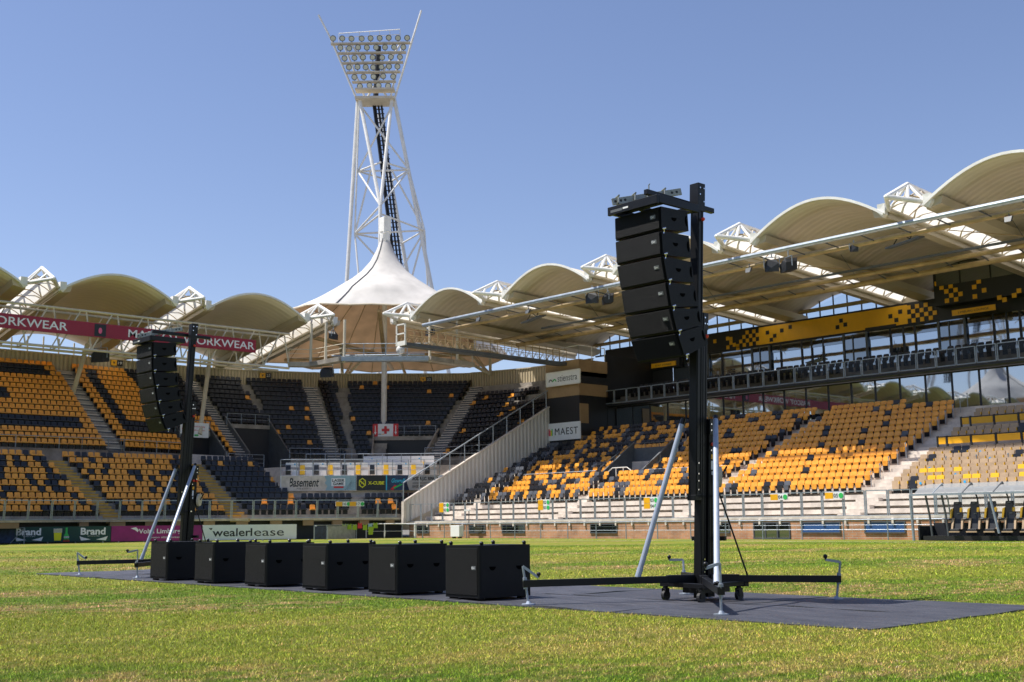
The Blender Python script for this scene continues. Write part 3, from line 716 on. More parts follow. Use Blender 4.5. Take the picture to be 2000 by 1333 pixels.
# aisle steps (half steps)
for (x0, x1, r0, r1) in ((-30.65, -29.45, 0, 14), (-40.5, -39.5, 0, 14), (-48.9, -47.9, 8, 14), (-49.9, -49.1, 0, 4), (-59.5, -58.8, 0, 14)):
    b = MB()
    for i in range(r0, r1):
        if i > 0: b.box(x0, x1, ROW_T[i]-.43-.42, ROW_T[i]-.43-.002, ROW_Z[i]-.40, ROW_Z[i]-.185)
        else:
            for z, y in ((1.2, 47.9), (1.54, 48.7), (1.88, 49.5)): b.box(x0, x1, y, y+.4, z-.3, z)
    part('aisle_steps', b, M['conc'], MS)
# vomitory
b = MB()
for x in (-50.55, -47.3): b.prism([(x, 53.2, 3.1), (x, 56.1, 3.1), (x, 56.1, 5.9), (x, 53.2, 4.0)], (.12, 0, 0))
b.box(-50.5, -47.3, 56.02, 56.1, 4.55, 5.5); b.box(-50.5, -47.3, 53.0, 56.1, 2.6, 2.7)
part('vomitory_wall', b, M['dgrey'], MS)
b = MB(); b.box(-50.4, -47.4, 56.1, 56.2, 2.7, 4.55); part('doorway', b, M['ink'], MS)
def railing(name, pts, h, parent, r=.025, step=1.3, mids=1, mtl='galv'):
    b = MB(); up = Vector((0, 0, h)); pts = [Vector(p) for p in pts]
    for p, q in zip(pts, pts[1:]):
        b.tube(p+up, q+up, r, 6)
        for k in range(mids): b.tube(p+up*(k+1)/(mids+1), q+up*(k+1)/(mids+1), r*.6, 5)
        n = max(1, int((q-p).length/step+.5))
        for i in range(n+1):
            a = p.lerp(q, i/n); b.tube(a, a+up, r, 6)
    return part(name, b, M[mtl], parent)
railing('handrail', [(-57.6, 53.1, 3.2), (-51, 53.1, 3.2)], .85, MS, mids=0)
railing('handrail', [(-50.9, 53.3, 3.3), (-50.7, 56, 4.9)], .9, MS, mids=1, mtl='dgrey')
railing('handrail', [(-50.7, 56.1, 4.9), (-47.2, 56.1, 4.9)], .9, MS, mids=1, mtl='dgrey')
railing('handrail', [(-47.1, 56, 4.9), (-47, 53.3, 3.3)], .9, MS, mids=1, mtl='dgrey')
b = MB(); b.path([(-50.2, 53.0, 2.9), (-50.2, 53.0, 3.7), (-49.5, 53.0, 4.15), (-48.3, 53.0, 4.15), (-47.6, 53.0, 3.7), (-47.6, 53.0, 2.9)], .03, 7); b.tube((-49.2, 53, 2.9), (-49.2, 53, 4.15), .03, 7); b.tube((-48.6, 53, 2.9), (-48.6, 53, 4.15), .03, 7)
part('handrail', b, M['white'], MS)
railing('handrail', [(-46.9, 53.1, 3.2), (-41, 53.1, 3.2)], .75, MS, mids=0)
for i in range(1, 14):
    b = MB(); y = ROW_T[i]-.1; z = ROW_Z[i]; b.path([(-30.7, y, z), (-30.7, y, z+.75)], .022, 6); b.ball((-30.7, y, z+.75), .05, 6); b.ball((-30.7, y, z+.35), .035, 6); part('grab_post', b, M['galv'], MS)
for x in (-27.6, -26.1, -24.6, -23.1, -21.6, -20.1): 
    b = MB(); y = ROW_T[3]-.3; z = ROW_Z[3]-.3; b.path([(x, y, z), (x, y, z+.95)], .024, 6); b.ball((x, y, z+.9), .05, 6); b.ball((x, y, z+.45), .05, 6); part('grab_post', b, M['galv'], MS)
# yellow press barriers in the padded block
for r in (6, 9):
    z = ROW_Z[r]; y = ROW_T[r]-.3; x0 = -29.3
    f = thing('yellow_barrier', (x0, y, z), 'black barrier with yellow panels, %s one between the rows of padded seats' % ('lower' if r == 6 else 'upper'), 'barrier', 'yellow panel barriers')
    b = MB(); xs = [x0, x0+.5]+[x0+.5+1.25*k for k in range(1, 14)]
    for x in xs: b.box(x-.045, x+.045, y-.05, y+.02, z-.2, z+.68)
    b.box(x0, xs[-1], y+.0, y+.04, z+.60, z+.66)
    part('frame', b, M['fblack'], f)
    for p, q in zip(xs, xs[1:]): b = MB(); b.box(p+.07, q-.07, y-.06, y-.02, z+.27, z+.60); part('panel', b, M['fyel'], f)

# brick base with windows
b = MB(); b.box(X0, X1, 46.96, 47.3, 0, .93); part('brick_base', b, M['brick'], MS)
for k in range(38):
    x = -61.2+1.17*k; b = MB(); b.box(x-.05, x+.05, 46.87, 46.96, .70, .93); part('corbel', b, M['conc'], MS)
for (x0, x1, kind) in [(-61.2, -59.9, 'd'), (-55.9, -54.4, 'd'), (-52.9, -50.9, 'd'), (-37.6, -36.1, 'd'), (-34.7, -32.6, 'door'), (-32.0, -29.9, 'b'), (-28.7, -26.7, 'b'), (-45.6, -43.6, 'd')]:
    f = MB(); z0, z1 = (.28, .80) if kind != 'door' else (.02, .80)
    f.box(x0, x1, 46.90, 46.975, z0, z0+.06); f.box(x0, x1, 46.92, 46.975, z1-.05, z1); f.box(x0, x0+.06, 46.92, 46.975, z0+.06, z1-.05); f.box(x1-.06, x1, 46.92, 46.975, z0+.06, z1-.05)
    if kind == 'door':
        for q in (.33, .66): f.box(x0+(x1-x0)*q-.04, x0+(x1-x0)*q+.04, 46.92, 46.975, .08, .75)
    w_ = part('window' if kind != 'door' else 'door', f, M['dgrey'], MS)
    g = MB(); g.box(x0+.06, x1-.06, 46.945, 46.96, z0+.06, z1-.05); part('pane', g, M['bluewin'] if kind == 'b' else M['glassd'], w_)
# fence on the slab
def fence(name, label, pts, step, lean=.0, h=1.12, group=None, mesh=False):
    """post and rail fence of framed mesh panels along the polyline"""
    P = [Vector(p) for p in pts]; f = thing(name, P[0], label, 'fence', group)
    dist = [0]
    for a, c in zip(P, P[1:]): dist.append(dist[-1]+(c-a).length)
    def at(d):
        for i in range(len(P)-1):
            if d <= dist[i+1]+1e-6: return P[i].lerp(P[i+1], (d-dist[i])/(dist[i+1]-dist[i]))
        return P[-1]
    n = int(dist[-1]/step)
    for i in range(n):
        a = at(i*step+.04); c = at((i+1)*step-.04); nrm = (c-a).cross(Vector((0, 0, 1))).normalized(); up = Vector((0, 0, h))+nrm*lean
        b = MB(); b.bar(a, a+up, .045, .045, up=nrm); b.bar(c, c+up, .045, .045, up=nrm); b.bar(a+up, c+up, .045, .045); b.bar(a+up*.03, c+up*.03, .04, .04)
        pn = part('fence_panel', b, M['galv'], f)
    return f
fence('terrace_fence', 'grey framed fence on the front edge of the main stand terrace', [(-61.9, 46.98, 1.03), (6, 46.98, 1.03)], 1.11, group='terrace fences')
f = thing('pitch_railing', (-62, 46.3, 0), 'thin grey rail on posts in front of the brick wall', 'railing')
b = MB(); xs = [-61.9+2.17*k for k in range(31)]
for x in xs: b = MB(); b.tube((x, 46.3, 0), (x, 46.3, .88), .03, 7); part('post', b, M['galv'], f)
b = MB(); b.tube((-64.5, 46.2, .88), (5, 46.3, .88), .032, 7); part('top_rail', b, M['galv'], f)
b = MB(); b.tube((-61.9, 46.3, .45), (5, 46.3, .45), .012, 5); b.tube((-61.9, 46.3, .65), (5, 46.3, .65), .008, 5); part('wire', b, M['galv'], f)

# pillar building between main stand and corner
b = MB()
bands = [(4.4, 11.72, 'k', -62.2, -58.85, 59.6)]
b.box(-62.2, -58.85, 59.75, 62.6, 3.6, 11.3); part('pillar', b, M['fblack'], MS)
b = MB()
for z0, z1 in ((11.62, 12.5), (9.9, 10.75)): b.box(-62.25, -58.8, 59.7, 62.65, z0, z1)
for z0, z1 in ((7.9, 9.3), (5.4, 7.0)): b.box(-58.86, -58.8, 59.74, 60.6, z0, z1)
part('tan_cladding', b, M['tan'], MS)
b = MB(); b.box(-62.22, -58.82, 59.72, 62.62, 11.3, 11.62); b.box(-62.22, -58.82, 59.73, 62.62, 10.75, 11.62); part('black_band', b, M['fblack'], MS)
railing('roof_handrail', [(-62.1, 59.8, 12.5), (-58.9, 59.8, 12.5), (-58.9, 62.5, 12.5)], 1.0, MS, r=.03, mids=0, mtl='white')
# lower lounge
def lounge(z0, z1, y, xs, mat_, mull='fblack', name='lounge_window', w=.09):
    for p, q in zip(xs, xs[1:]):
        g = MB(); g.box(p+w/2, q-w/2, y, y+.03, z0, z1); part(name, g, M[mat_], MS)
    b = MB()
    for x in xs: b.box(x-w/2, x+w/2, y-.05, y+.05, z0, z1)
    b.box(xs[0], xs[-1], y-.04, y+.05, z1, z1+.08); b.box(xs[0], xs[-1], y-.04, y+.05, z0-.1, z0)
    part('mullions', b, M[mull], MS)
lounge(6.95, 9.12, 63.5, [-58.75+1.63*k for k in range(40)], 'glass')
b = MB(); b.box(-58.8, X1, 63.4, 63.6, 6.2, 6.85); part('lounge_plinth', b, M['fblack'], MS)
# balcony
b = MB(); b.box(-60.4, X1, 62.5, 68, 9.24, 9.36); part('balcony_slab', b, M['fblack'], MS)
b = MB()
for k, (y, z) in enumerate(((63.0, 9.70), (63.9, 10.0), (64.8, 10.3))): b.box(-58.7, X1, y, 68, 9.36, z)
part('balcony_steps', b, M['concd'], MS)
bf = thing('balcony_railing', (-60, 62.5, 9.4), 'row of dark framed glass panels along the balcony edge', 'railing')
x = -60.4; k = 0
while x < 4:
    b = MB(); a = Vector((x+.05, 62.5, 9.42)); c = Vector((x+1.14, 62.5, 9.42)); up = Vector((0, 0, .93))
    b.bar(a, a+up, .05, .05, up=(0, 1, 0)); b.bar(c, c+up, .05, .05, up=(0, 1, 0)); b.bar(a+up, c+up, .05, .05); b.bar(a, c, .05, .05)
    p_ = part('frame', b, M['galv'], bf)
    g = MB(); g.face([a, c, c+up, a+up]); part('pane', g, M['smoke'], p_)
    x += 1.19
k0 = None; x = -57.5; j = 0
for row, (y, z) in enumerate(((63.25, 9.70), (64.15, 10.0))):
    x = -57.4; j = 0
    while x < -22:
        if (j % 13) not in (0,):
            if row == 0: STUFF.add('fold', x, y, z, 0, 1)
            elif k0 is None:
                k0 = thing('folding_chair', (x, y, z), 'x', 'chair', 'black seats on the balcony')
                for nm, kk in (('backrest', 0), ('seat_pan', 1)):
                    vv, ff, _ = SH['fold'][kk]; me = bpy.data.meshes.new(nm); me.from_pydata(vv, [], ff); me.materials.append(M['navy']); o = bpy.data.objects.new(nm, me); COL.objects.link(o); o.parent = k0
                k0['label'] = 'black seat above the balcony rail, first from its left end'; cnt = 0
            else:
                t = clone(k0); t.location = (x, y, z); cnt += 1; t['label'] = 'black seat above the balcony rail, %s from its left end' % ordw(cnt)
        x += .46; j += 1
# upper lounge and fascia
xs = [-56.9, -55.2, -53.6, -52.4, -50.6, -49.6, -48.2, -47.3, -45.6, -44.8, -43.9, -42.2, -40.6, -38.9, -38.0, -37.2, -35.5, -33.9, -32.1, -31.3, -30.5, -28.8, -27.1, -25.5, -23.8, -22.2, -20, -17, -14, -11, -8, -5, -2, 2]
lounge(10.3, 12.95, 68, xs, 'glass', name='upper_window', w=.14)
for x0, x1 in ((-49.6, -48.2), (-42.2, -40.6), (-35.5, -33.9), (-28.8, -27.1), (-55.2, -53.6)):
    b = MB(); b.box(x0-.1, x1+.1, 67.86, 67.94, 10.2, 12.97); part('lounge_door', b, M['glassd'], MS)
    b = MB(); b.box(x0-.12, x0+.02, 67.8, 67.86, 10.2, 12.98); b.box(x1-.02, x1+.12, 67.8, 67.86, 10.2, 12.98); b.box(x0+.6, x0+.66, 67.8, 67.86, 10.2, 12.9); part('door_frame', b, M['dgrey'], MS)
for x0, x1 in zip(xs, xs[1:]):
    b = MB(); b.box(x0+.07, x1-.07, 67.95, 67.99, 12.42, 12.95); part('reflection_band', b, M['glassd'], MS)  # dark glass strip painting in the ceiling and roof reflection
b = MB(); b.box(-63.9, X1, 67.9, 68.2, 13.03, 14.45)
b.box(-35.2, X1, 66.9, 68.0, 13.75, 17.0); b.box(-35.2, X1, 67.86, 68.1, 12.98, 13.8); b.box(-58.8, -56, 67.5, 67.9, 12.3, 14.0); b.box(-63.9, -56.95, 67.7, 67.88, 9.4, 13.1); b.box(-59.0, -58.82, 62.6, 67.8, 6.0, 13.0)
part('fascia', b, M['fblack'], MS)
b = MB(); b.box(-49.0, -37.6, 67.86, 67.9, 13.1, 14.32); part('yellow_band', b, M['fyel'], MS)
rp = random.Random(2)
def squares(pts, y, size, mt, nm):
    for (x, z) in pts:
        b = MB(); b.box(x, x+size, y-.025, y, z, z+size); part(nm, b, M[mt], MS)
q = .29
pl = [(-49.0-q*c, 13.12+q*r) for c, r in ((1, 0), (1, 2), (2, 1), (3, 0), (3, 2), (2, 3), (4, 1), (4, 3), (5, 0), (5, 2), (6, 1), (7, 0), (7, -.6), (8, .4), (9, 1), (9, 2), (10, 0), (10, 2.2), (14, 2))]
squares(pl, 67.9, q*.93, 'fyel', 'yellow_square')
pr_ = [(-37.6+q*c, 13.12+q*r) for c, r in ((0, 1), (0, 3), (1, 0), (1, 2), (2, 1), (2, 3), (3, 0), (3, 2), (4, 3), (4, 1), (5, 2), (5, 0), (6, 1))]
squares(pr_, 67.86, q*.93, 'fyel', 'yellow_square')
pt = [(-36.0+q*c*1.02, 13.85+q*r) for c, r in ((4, 3), (5, 2), (6, 1), (5, 0), (6, 3), (7, 2), (8, 1), (7, 0), (11, 2), (12, 3), (13, 1), (11, 0), (16, -1), (17, -1.6), (19, -1), (20, -.2), (3, 4), (7, 4))]
squares(pt, 66.9, q*.93, 'fyel', 'yellow_square')
squares([(-48.4, 13.75), (-47.8, 13.45), (-47.2, 13.75), (-46.5, 13.9), (-48.1, 13.2), (-42.5, 13.8), (-42.2, 13.5), (-42.8, 13.4), (-38.5, 13.3), (-38.2, 13.8), (-38.9, 13.6)], 67.86, q*.93, 'fblack', 'black_square')
b = MB(); b.box(-40.6, -38.4, 67.8, 67.86, 12.99, 13.2); part('black_panel', b, M['fblack'], MS)
for x0, x1, z0 in ((-34.1, -31.4, 13.0), (-58.7, -56.3, 12.4), (-27.0, -24.6, 13.3)):
    b = MB(); b.box(x0, x1, 66.84 if x0 > -40 else 67.42, 66.9 if x0 > -40 else 67.5, z0+.0, z0+.34); s_ = part('lounge_sign', b, M['fyel'], MS)
    lettering('OOST LOUNGE' if x0 < -50 else 'LIMBURG LOUNGE', (x0+.4, (66.84 if x0 > -40 else 67.42)-.001, z0+.1), (1, 0, 0), (0, 0, 1), x1-x0-.8, .13, M['ink'], s_, .006)
for x0, x1 in ((-35.0, -33.5), (-33.4, -31.6), (-31.5, -29.7), (-29.6, -27.8), (-27.7, -25.5), (-25.4, -23.4)):
    g = MB(); g.box(x0, x1, 66.86, 66.9, 14.95, 16.2); part('box_window', g, M['glassd'], MS)
# stickers of light: nothing emits here
# clerestory between lounge fascia and vaults, per bay
def arch_z(u, spring, rise):      # u in -1..1
    R = (1+rise*rise)/(2*rise)
    return spring+(math.sqrt(max(0, R*R-u*u))-(R-rise))
BAYX = [-62.7, -52.8, -42.85, -32.85, -22.9, -12.95, -3.0]
for bx in BAYX:
    b = MB(); y = 69.5
    for k in range(-3, 4):
        x = bx+k*1.08; zt = 15.3+.95*(1-(k*1.08/3.7)**2) - .02
        b.box(x-.035, x+.035, y-.04, y+.04, 14.3, zt)
    b.box(bx-3.8, bx+3.8, y-.04, y+.04, 14.28, 14.4); part('clerestory_mullions', b, M['fblack'], MS)
    b = MB(); b.tube((bx-4.2, y-.3, 15.2), (bx+4.2, y-.3, 15.25), .14, 8); part('clerestory_beam', b, M['brown'], MS)
    b = MB(); b.box(bx+3.7, bx+6.3, 69.3, 69.7, 14.2, 15.6); part('end_wall', b, M['membr'], MS)
    g = MB(); g.face([(bx-3.7, y, 14.4), (bx+3.7, y, 14.4), (bx+3.7, y, 15.2), (bx, y, 16.1), (bx-3.7, y, 15.2)]); part('clerestory_glass', g, M['clear'], MS)

# ---------------------------------------------------------------- vaulted roofs
def vault(parent, f0, axis, across, L, half, s0, r0, s1, r1, mt, nx=18, ny=12):
    """barrel of roof sheet from point f0 going back along axis; s=spring height, r=rise at front and back"""
    axis = Vector(axis); across = Vector(across); rows = []
    for j in range(ny+1):
        v = j/ny; s = s0+(s1-s0)*v; r = r0+(r1-r0)*v
        rows.append([Vector(f0)+axis*(L*v)+across*(half*(2*i/nx-1))+Vector((0, 0, s+r*(1-(2*i/nx-1)**2)**.8 if False else s+r*math.cos((2*i/nx-1)*math.pi/2)**.92)) for i in range(nx+1)])
    b = MB(); b.grid(rows); o = part('roof_vault', b, mt, parent, smooth=True)
    sm = o.modifiers.new("thick", 'SOLIDIFY'); sm.thickness = .05; sm.offset = 1
    b = MB(); fr = rows[0]
    for p, q in zip(fr, fr[1:]): b.bar(p+Vector((0, 0, .04)), q+Vector((0, 0, .04)), .08, .13)
    part('white_edge', b, M['white'], o)
    return o
def truss(parent, c, axis, across, L, z0, z1, half=.95, nose=True, low=0):
    """three-chord roof truss seen from below with a skylight strip; c = point under the nose on the roof edge"""
    c = Vector((c[0], c[1], 0)); ax = Vector(axis); ac = Vector(across); Z = Vector((0, 0, 1))
    D = c-ac*half+Z*z0; C = c+ac*half+Z*z0; D1 = D+ax*L+Z*(z1-z0); C1 = C+ax*L+Z*(z1-z0)
    B = c+ax*.2+Z*(z0+1.1); B1 = B+ax*L+Z*(z1-z0)
    A = c-ax*1.85+Z*(z0+.1)
    b = MB(); b.tube(A, C, .12, 10); b.tube(A, B, .12, 10); b.tube(A, D, .11, 10); b.tube(B, B1, .11, 8); b.ball(A, .125, 8); b.ball(B, .125, 8)
    b.tube(B, C, .08, 7); b.tube(B, D, .07, 7)
    m1 = A.lerp(C, .55); b.tube(B, m1, .09, 7); b.tube(A.lerp(B, .5), A.lerp(C, .3), .08, 7)
    b.tube(B, C+ax*1.2, .07, 7); b.tube(B, D+ax*1.2, .07, 7); b.tube(A.lerp(B, .5), A.lerp(D, .6), .06, 7)
    o = part('truss_nose', b, M['white'], parent)
    b = MB(); b.tube(C, C1, .12, 8); b.tube(D, D1, .12, 8)
    n = int(L/2.2)
    for i in range(n):
        p = B.lerp(B1, (i+.5)/n); b.tube(p, C.lerp(C1, i/n), .05, 5); b.tube(p, C.lerp(C1, (i+1)/n), .05, 5); b.tube(p, D.lerp(D1, i/n), .05, 5); b.tube(p, D.lerp(D1, (i+1)/n), .05, 5)
    part('truss_chords', b, M['cream'], parent)
    # gutter ends
    for s_ in (-1, 1):
        g = MB(); p = c+ac*(s_*(half+.05))+Z*z0
        g.prism([p-ax*.3+Z*.3, p-ax*.3-Z*.25, p-ax*.2+ac*(s_*.2)-Z*.36, p-ax*.25+ac*(s_*.42)-Z*.1, p-ax*.3+ac*(s_*.40)+Z*.3], ax*.4); part('gutter_end', g, M['white'], o)
    for s_ in (-1, 1):
        g = MB(); p = c+ac*(s_*(half+.05))+Z*(z0-.38); e = p+ax*L+Z*(z1-z0)
        g.prism([p, p+ac*(s_*.75)+Z*.15, p+ac*(s_*.85)+Z*.5, p+Z*.5], e-p); part('gutter', g, M['membr'], parent)
    g = MB(); rows = []
    for j in range(21):
        v = j/20; q0 = D.lerp(D1, v); q1 = C.lerp(C1, v)
        rows.append([q0.lerp(q1, i/6)+Z*(.12+.42*math.sin(math.pi*i/6)) for i in range(7)])
    g.grid(rows); part('skylight', g, M['skyl'], parent, smooth=True)
    g = MB()
    for j in range(0, 21, 2):
        r = rows[j]
        for p, q_ in zip(r, r[1:]): g.tube(p-Z*.04, q_-Z*.04, .03, 4, cap=False)
    part('skylight_ribs', g, M['brown'], parent)
MR = thing('main_stand_roof', (-40, 50, 15), 'row of cream barrel vaults on white three-sided trusses over the main stand', 'stadium roof', 'vaulted stadium roofs')
for bx in BAYX:
    f0, L_ = (bx, 50.5, 0), 19.2
    vault(MR, f0, (0, 1, 0), (1, 0, 0), L_, 3.95, 15.45, 1.55, 15.0, 1.2, M['vaultx'])
for k in range(8): truss(MR, (-67.7+9.97*k, 50.8), (0, 1, 0), (1, 0, 0), 18.6, 15.72, 14.75)
b = MB()
for (y, z, r) in ((50.0, 14.66, .13),): b.tube((-64.5, y, z), (6, y, z), r, 10)
part('front_pipe', b, M['galv'], MR)
b = MB(); b.tube((-66, 51.5, 14.42), (6, 51.5, 14.62), .14, 8); part('walkway_pipe', b, M['brown'], MR)
b = MB(); b.tube((-66, 58, 14.44), (6, 58, 14.44), .13, 8); part('purlin_pipe', b, M['brown'], MR)
b = MB(); b.tube((-65, 59.4, 14.2), (6, 59.4, 14.3), .16, 8); part('purlin_pipe', b, M['brown'], MR)
b = MB(); x = -64
while x < 5:
    b.bar((x, 50.0, 14.6), (x, 51.5, 14.5), .05, .05); b.bar((x, 58, 14.5), (x, 59.4, 14.25), .05, .05); x += 2.0
part('walkway_ties', b, M['dgrey'], MR)
b = MB(); b.bar((-60, 57.2, 14.6), (6, 57.2, 14.6), .12, .12); part('cable_tray', b, M['dgrey'], MR)
for k in range(7):
    b = MB(); x = -60.5+9.97*k; b.tube((x+2.5, 52, 14.9), (x+8, 61, 14.5), .025, 5); part('stay_rod', b, M['brown'], MR)
    b = MB(); b.tube((x+4.5, 57.5, 16.3), (x+5, 59, 14.4), .02, 4); part('stay_rod', b, M['dgrey'], MR)
# hanging equipment under the main roof
def hung_speaker(x, y, z, label, s=1, rz=.6):
    t = thing('hanging_speaker', (x, y, z), label, 'hanging speaker', 'speakers hung under the roofs', rz=rz); t['_'] = 0; del t['_']
    b = MB(); b.prism([(-.33*s, -.28*s, -.25*s), (.33*s, -.28*s, -.25*s), (.33*s, -.3*s, .15*s), (.2*s, -.2*s, .35*s), (-.2*s, -.2*s, .35*s), (-.33*s, -.3*s, .15*s)], (0, .55*s, .1*s)); part('housing', b, M['ink'], t, bevel=.03)
    b = MB(); b.path([(-.36*s, 0, 0), (-.36*s, 0, .5*s), (.36*s, 0, .5*s), (.36*s, 0, 0)], .025, 6); b.tube((0, 0, .5*s), (0, 0, .8*s), .03, 6); part('bracket', b, M['galv'], t)
hung_speaker(-35.6, 50.7, 14.0, 'black angular speaker under the main roof, left of the pair right of the near mast', 1.1)
hung_speaker(-34.7, 50.9, 13.9, 'black angular speaker under the main roof, right of the pair right of the near mast', 1.1, -.5)
hung_speaker(-48.6, 50.6, 14.2, 'black angular speaker under the main roof, just left of the hanging near stack', 1.1)
hung_speaker(-47.6, 50.9, 14.05, 'angular speaker with grey face under the main roof, nearest left of the near stack', 1.0, -.6)
hung_speaker(-31.2, 51.5, 14.3, 'small black speaker below the pipe of the right-hand vault', .6)
for i, (x, y, z) in enumerate([(-37.4, 51.2, 14.2), (-23.2, 51.4, 14.2), (-59.6, 51, 14.5), (-54.9, 51.2, 14.4)]):
    t = thing('roof_floodlight', (x, y, z), 'small grey floodlight on the roof pipe, %s from the left' % ORD[[2, 3, 0, 1][i]], 'floodlight', 'floodlights on the roof pipes')
    b = MB(); b.prism([(x-.14, y-.2, z-.12), (x+.14, y-.2, z-.12), (x+.18, y-.1, z+.14), (x-.18, y-.1, z+.14)], (0, .16, .04)); part('lamp_housing', b, M['dgrey'], t)
    b = MB(); b.tube((x, y, z+.15), (x, y, z+.4), .03, 6); part('bracket', b, M['dgrey'], t)
for i, (x, y, z) in enumerate([(-55.1, 51.8, 13.9), (-28.6, 51.8, 14.1)]):
    t = thing('radiant_panel', (x, y, z), 'tilted lattice of dark panels slung under the %s main roof' % ('left part of the' if i == 0 else 'right part of the'), 'panel light', 'tilted panels under the main roof')
    b = MB(); b.hexa([(x-.9, y-.3, z-.1), (x+.9, y-.3, z+.15), (x+.9, y+.3, z+.25), (x-.9, y+.3, z), (x-.9, y-.3, z-.02), (x+.9, y-.3, z+.23), (x+.9, y+.3, z+.33), (x-.9, y+.3, z+.08)]); part('panel', b, M['dgrey'], t)
    b = MB(); b.path([(x-.6, y, z+.1), (x-.2, y, z+.6), (x+.3, y, z+.25), (x+.5, y, z+.6)], .03, 5); part('hanger', b, M['black'], t)

# signs on the pillar
def board(name, label, o, ux, w, h, mt, thick=.06, cat='sign', group=None, frame=None):
    o = Vector(o); ux = Vector(ux).normalized(); n = ux.cross(Vector((0, 0, 1)))   # n points to the viewer
    t = thing(name, o, label, cat, group)
    b = MB(); b.hexa([o, o+ux*w, o+ux*w-n*thick, o-n*thick, o+Vector((0, 0, h)), o+ux*w+Vector((0, 0, h)), o+ux*w-n*thick+Vector((0, 0, h)), o-n*thick+Vector((0, 0, h))])
    part('board', b, M[mt], t)
    if frame:
        b = MB(); Z = Vector((0, 0, 1)); p = [o, o+ux*w, o+ux*w+Z*h, o+Z*h]
        for a, c in zip(p, p[1:]+p[:1]): b.bar(a+n*.02, c+n*.02, .08, .08)
        part('frame', b, M[frame], t)
    def txt(s, x, z, tw, th, m, **k): return lettering(s, o+ux*x+Vector((0, 0, z))+n*.004, ux, (0, 0, 1), tw, th, M[m], t, .008, **k)
    def shape(pts, m, nm='emblem'):
        b = MB(); b.prism([o+ux*x+Vector((0, 0, z))+n*.002 for x, z in pts], n*.012); return part(nm, b, M[m], t)
    return t, txt, shape
def circ(cx, cz, r, n=16, a0=0, a1=360): return [(cx+r*math.cos(R_(a0+(a1-a0)*k/n)), cz+r*math.sin(R_(a0+(a1-a0)*k/n))) for k in range(n+(a1-a0 < 360))]
def ring(cx, cz, r, wdt, a0, a1, n=12): return circ(cx, cz, r, n, a0, a1)+circ(cx, cz, r-wdt, n, a0, a1)[::-1]
t, txt, shape = board('company_sign', 'white framed sign with grey lettering and two small arches on the black pillar', (-61.85, 59.4, 10.72), (1, 0, 0), 3.45, .97, 'signw', frame='white')
txt('stienstra', 1.15, .26, 2.0, .46, 'inkgrey')
shape(ring(.42, .3, .2, .09, 0, 180), 'inkgrey'); shape(ring(.82, .3, .2, .09, 0, 180), 'lgreen')
t, txt, shape = board('sponsor_sign', 'white sign reading MAEST with a small coloured M at the foot of the black pillar', (-62.12, 59.6, 6.76), (1, 0, 0), 3.44, 1.25, 'signw')
txt('MAEST', .85, .38, 2.35, .5, 'ink', space=1.15)
for x, m in ((.2, 'sred'), (.31, 'pink'), (.42, 'lyel'), (.52, 'lgreen')): shape([(x, .36), (x+.09, .36), (x+.09, .86-.1*(x in (.31, .42))), (x, .86-.1*(x in (.31, .42)))], m)

# sloping white wall between main stand and corner
D = thing('sloping_wall', (-62, 46.6, 1), 'sloping wall of white corrugated sheet with a handrail, left of the main stand', 'wall')
b = MB(); b.prism([(-61.95, 46.55, .95), (-61.95, 59.7, 6.0), (-61.95, 59.7, 9.22), (-61.95, 46.55, 2.30)], (-.14, 0, 0)); part('corrugated_sheet', b, M['corrw'], D)
b = MB(); b.bar((-62.0, 46.5, 2.34), (-62.0, 59.7, 9.27), .26, .07); b.box(-62.12, -61.85, 46.4, 46.58, .95, 2.34); part('coping', b, M['conc'], D)
b = MB(); b.tube((-62.05, 46.5, 3.55), (-62.05, 59.7, 10.5), .045, 8)
for k in range(11):
    y = 46.5+1.3*k; z = 2.35+(y-46.5)*.525; b.tube((-62.05, y, z), (-62.05, y, z+1.21), .04, 7)
part('handrail', b, M['galv'], D)
b = MB(); b.face([(-62.05, 46.5, 2.5), (-62.05, 59.7, 9.45), (-62.05, 59.7, 10.4), (-62.05, 46.5, 3.45)]); part('glazing', b, M['smoke'], D)

# ---------------------------------------------------------------- end stand curving round the corner
def interp(st, u):
    i = min(int(u), len(st)-2); f = u-i
    a = st[i]; b_ = st[i+1]; return Vector((a[0]+(b_[0]-a[0])*f, a[1]+(b_[1]-a[1])*f, 0))
def smoothpts(pts, sub=6):
    out = []
    for i in range(len(pts)-1):
        p0 = pts[max(0, i-1)]; p1 = pts[i]; p2 = pts[i+1]; p3 = pts[min(len(pts)-1, i+2)]
        for k in range(sub):
            t = k/sub
            out.append(tuple(.5*((2*p1[j])+(-p0[j]+p2[j])*t+(2*p0[j]-5*p1[j]+4*p2[j]-p3[j])*t*t+(-p0[j]+3*p1[j]-3*p2[j]+p3[j])*t**3) for j in range(2)))
    out.append(pts[-1]); return out
SUB = 6
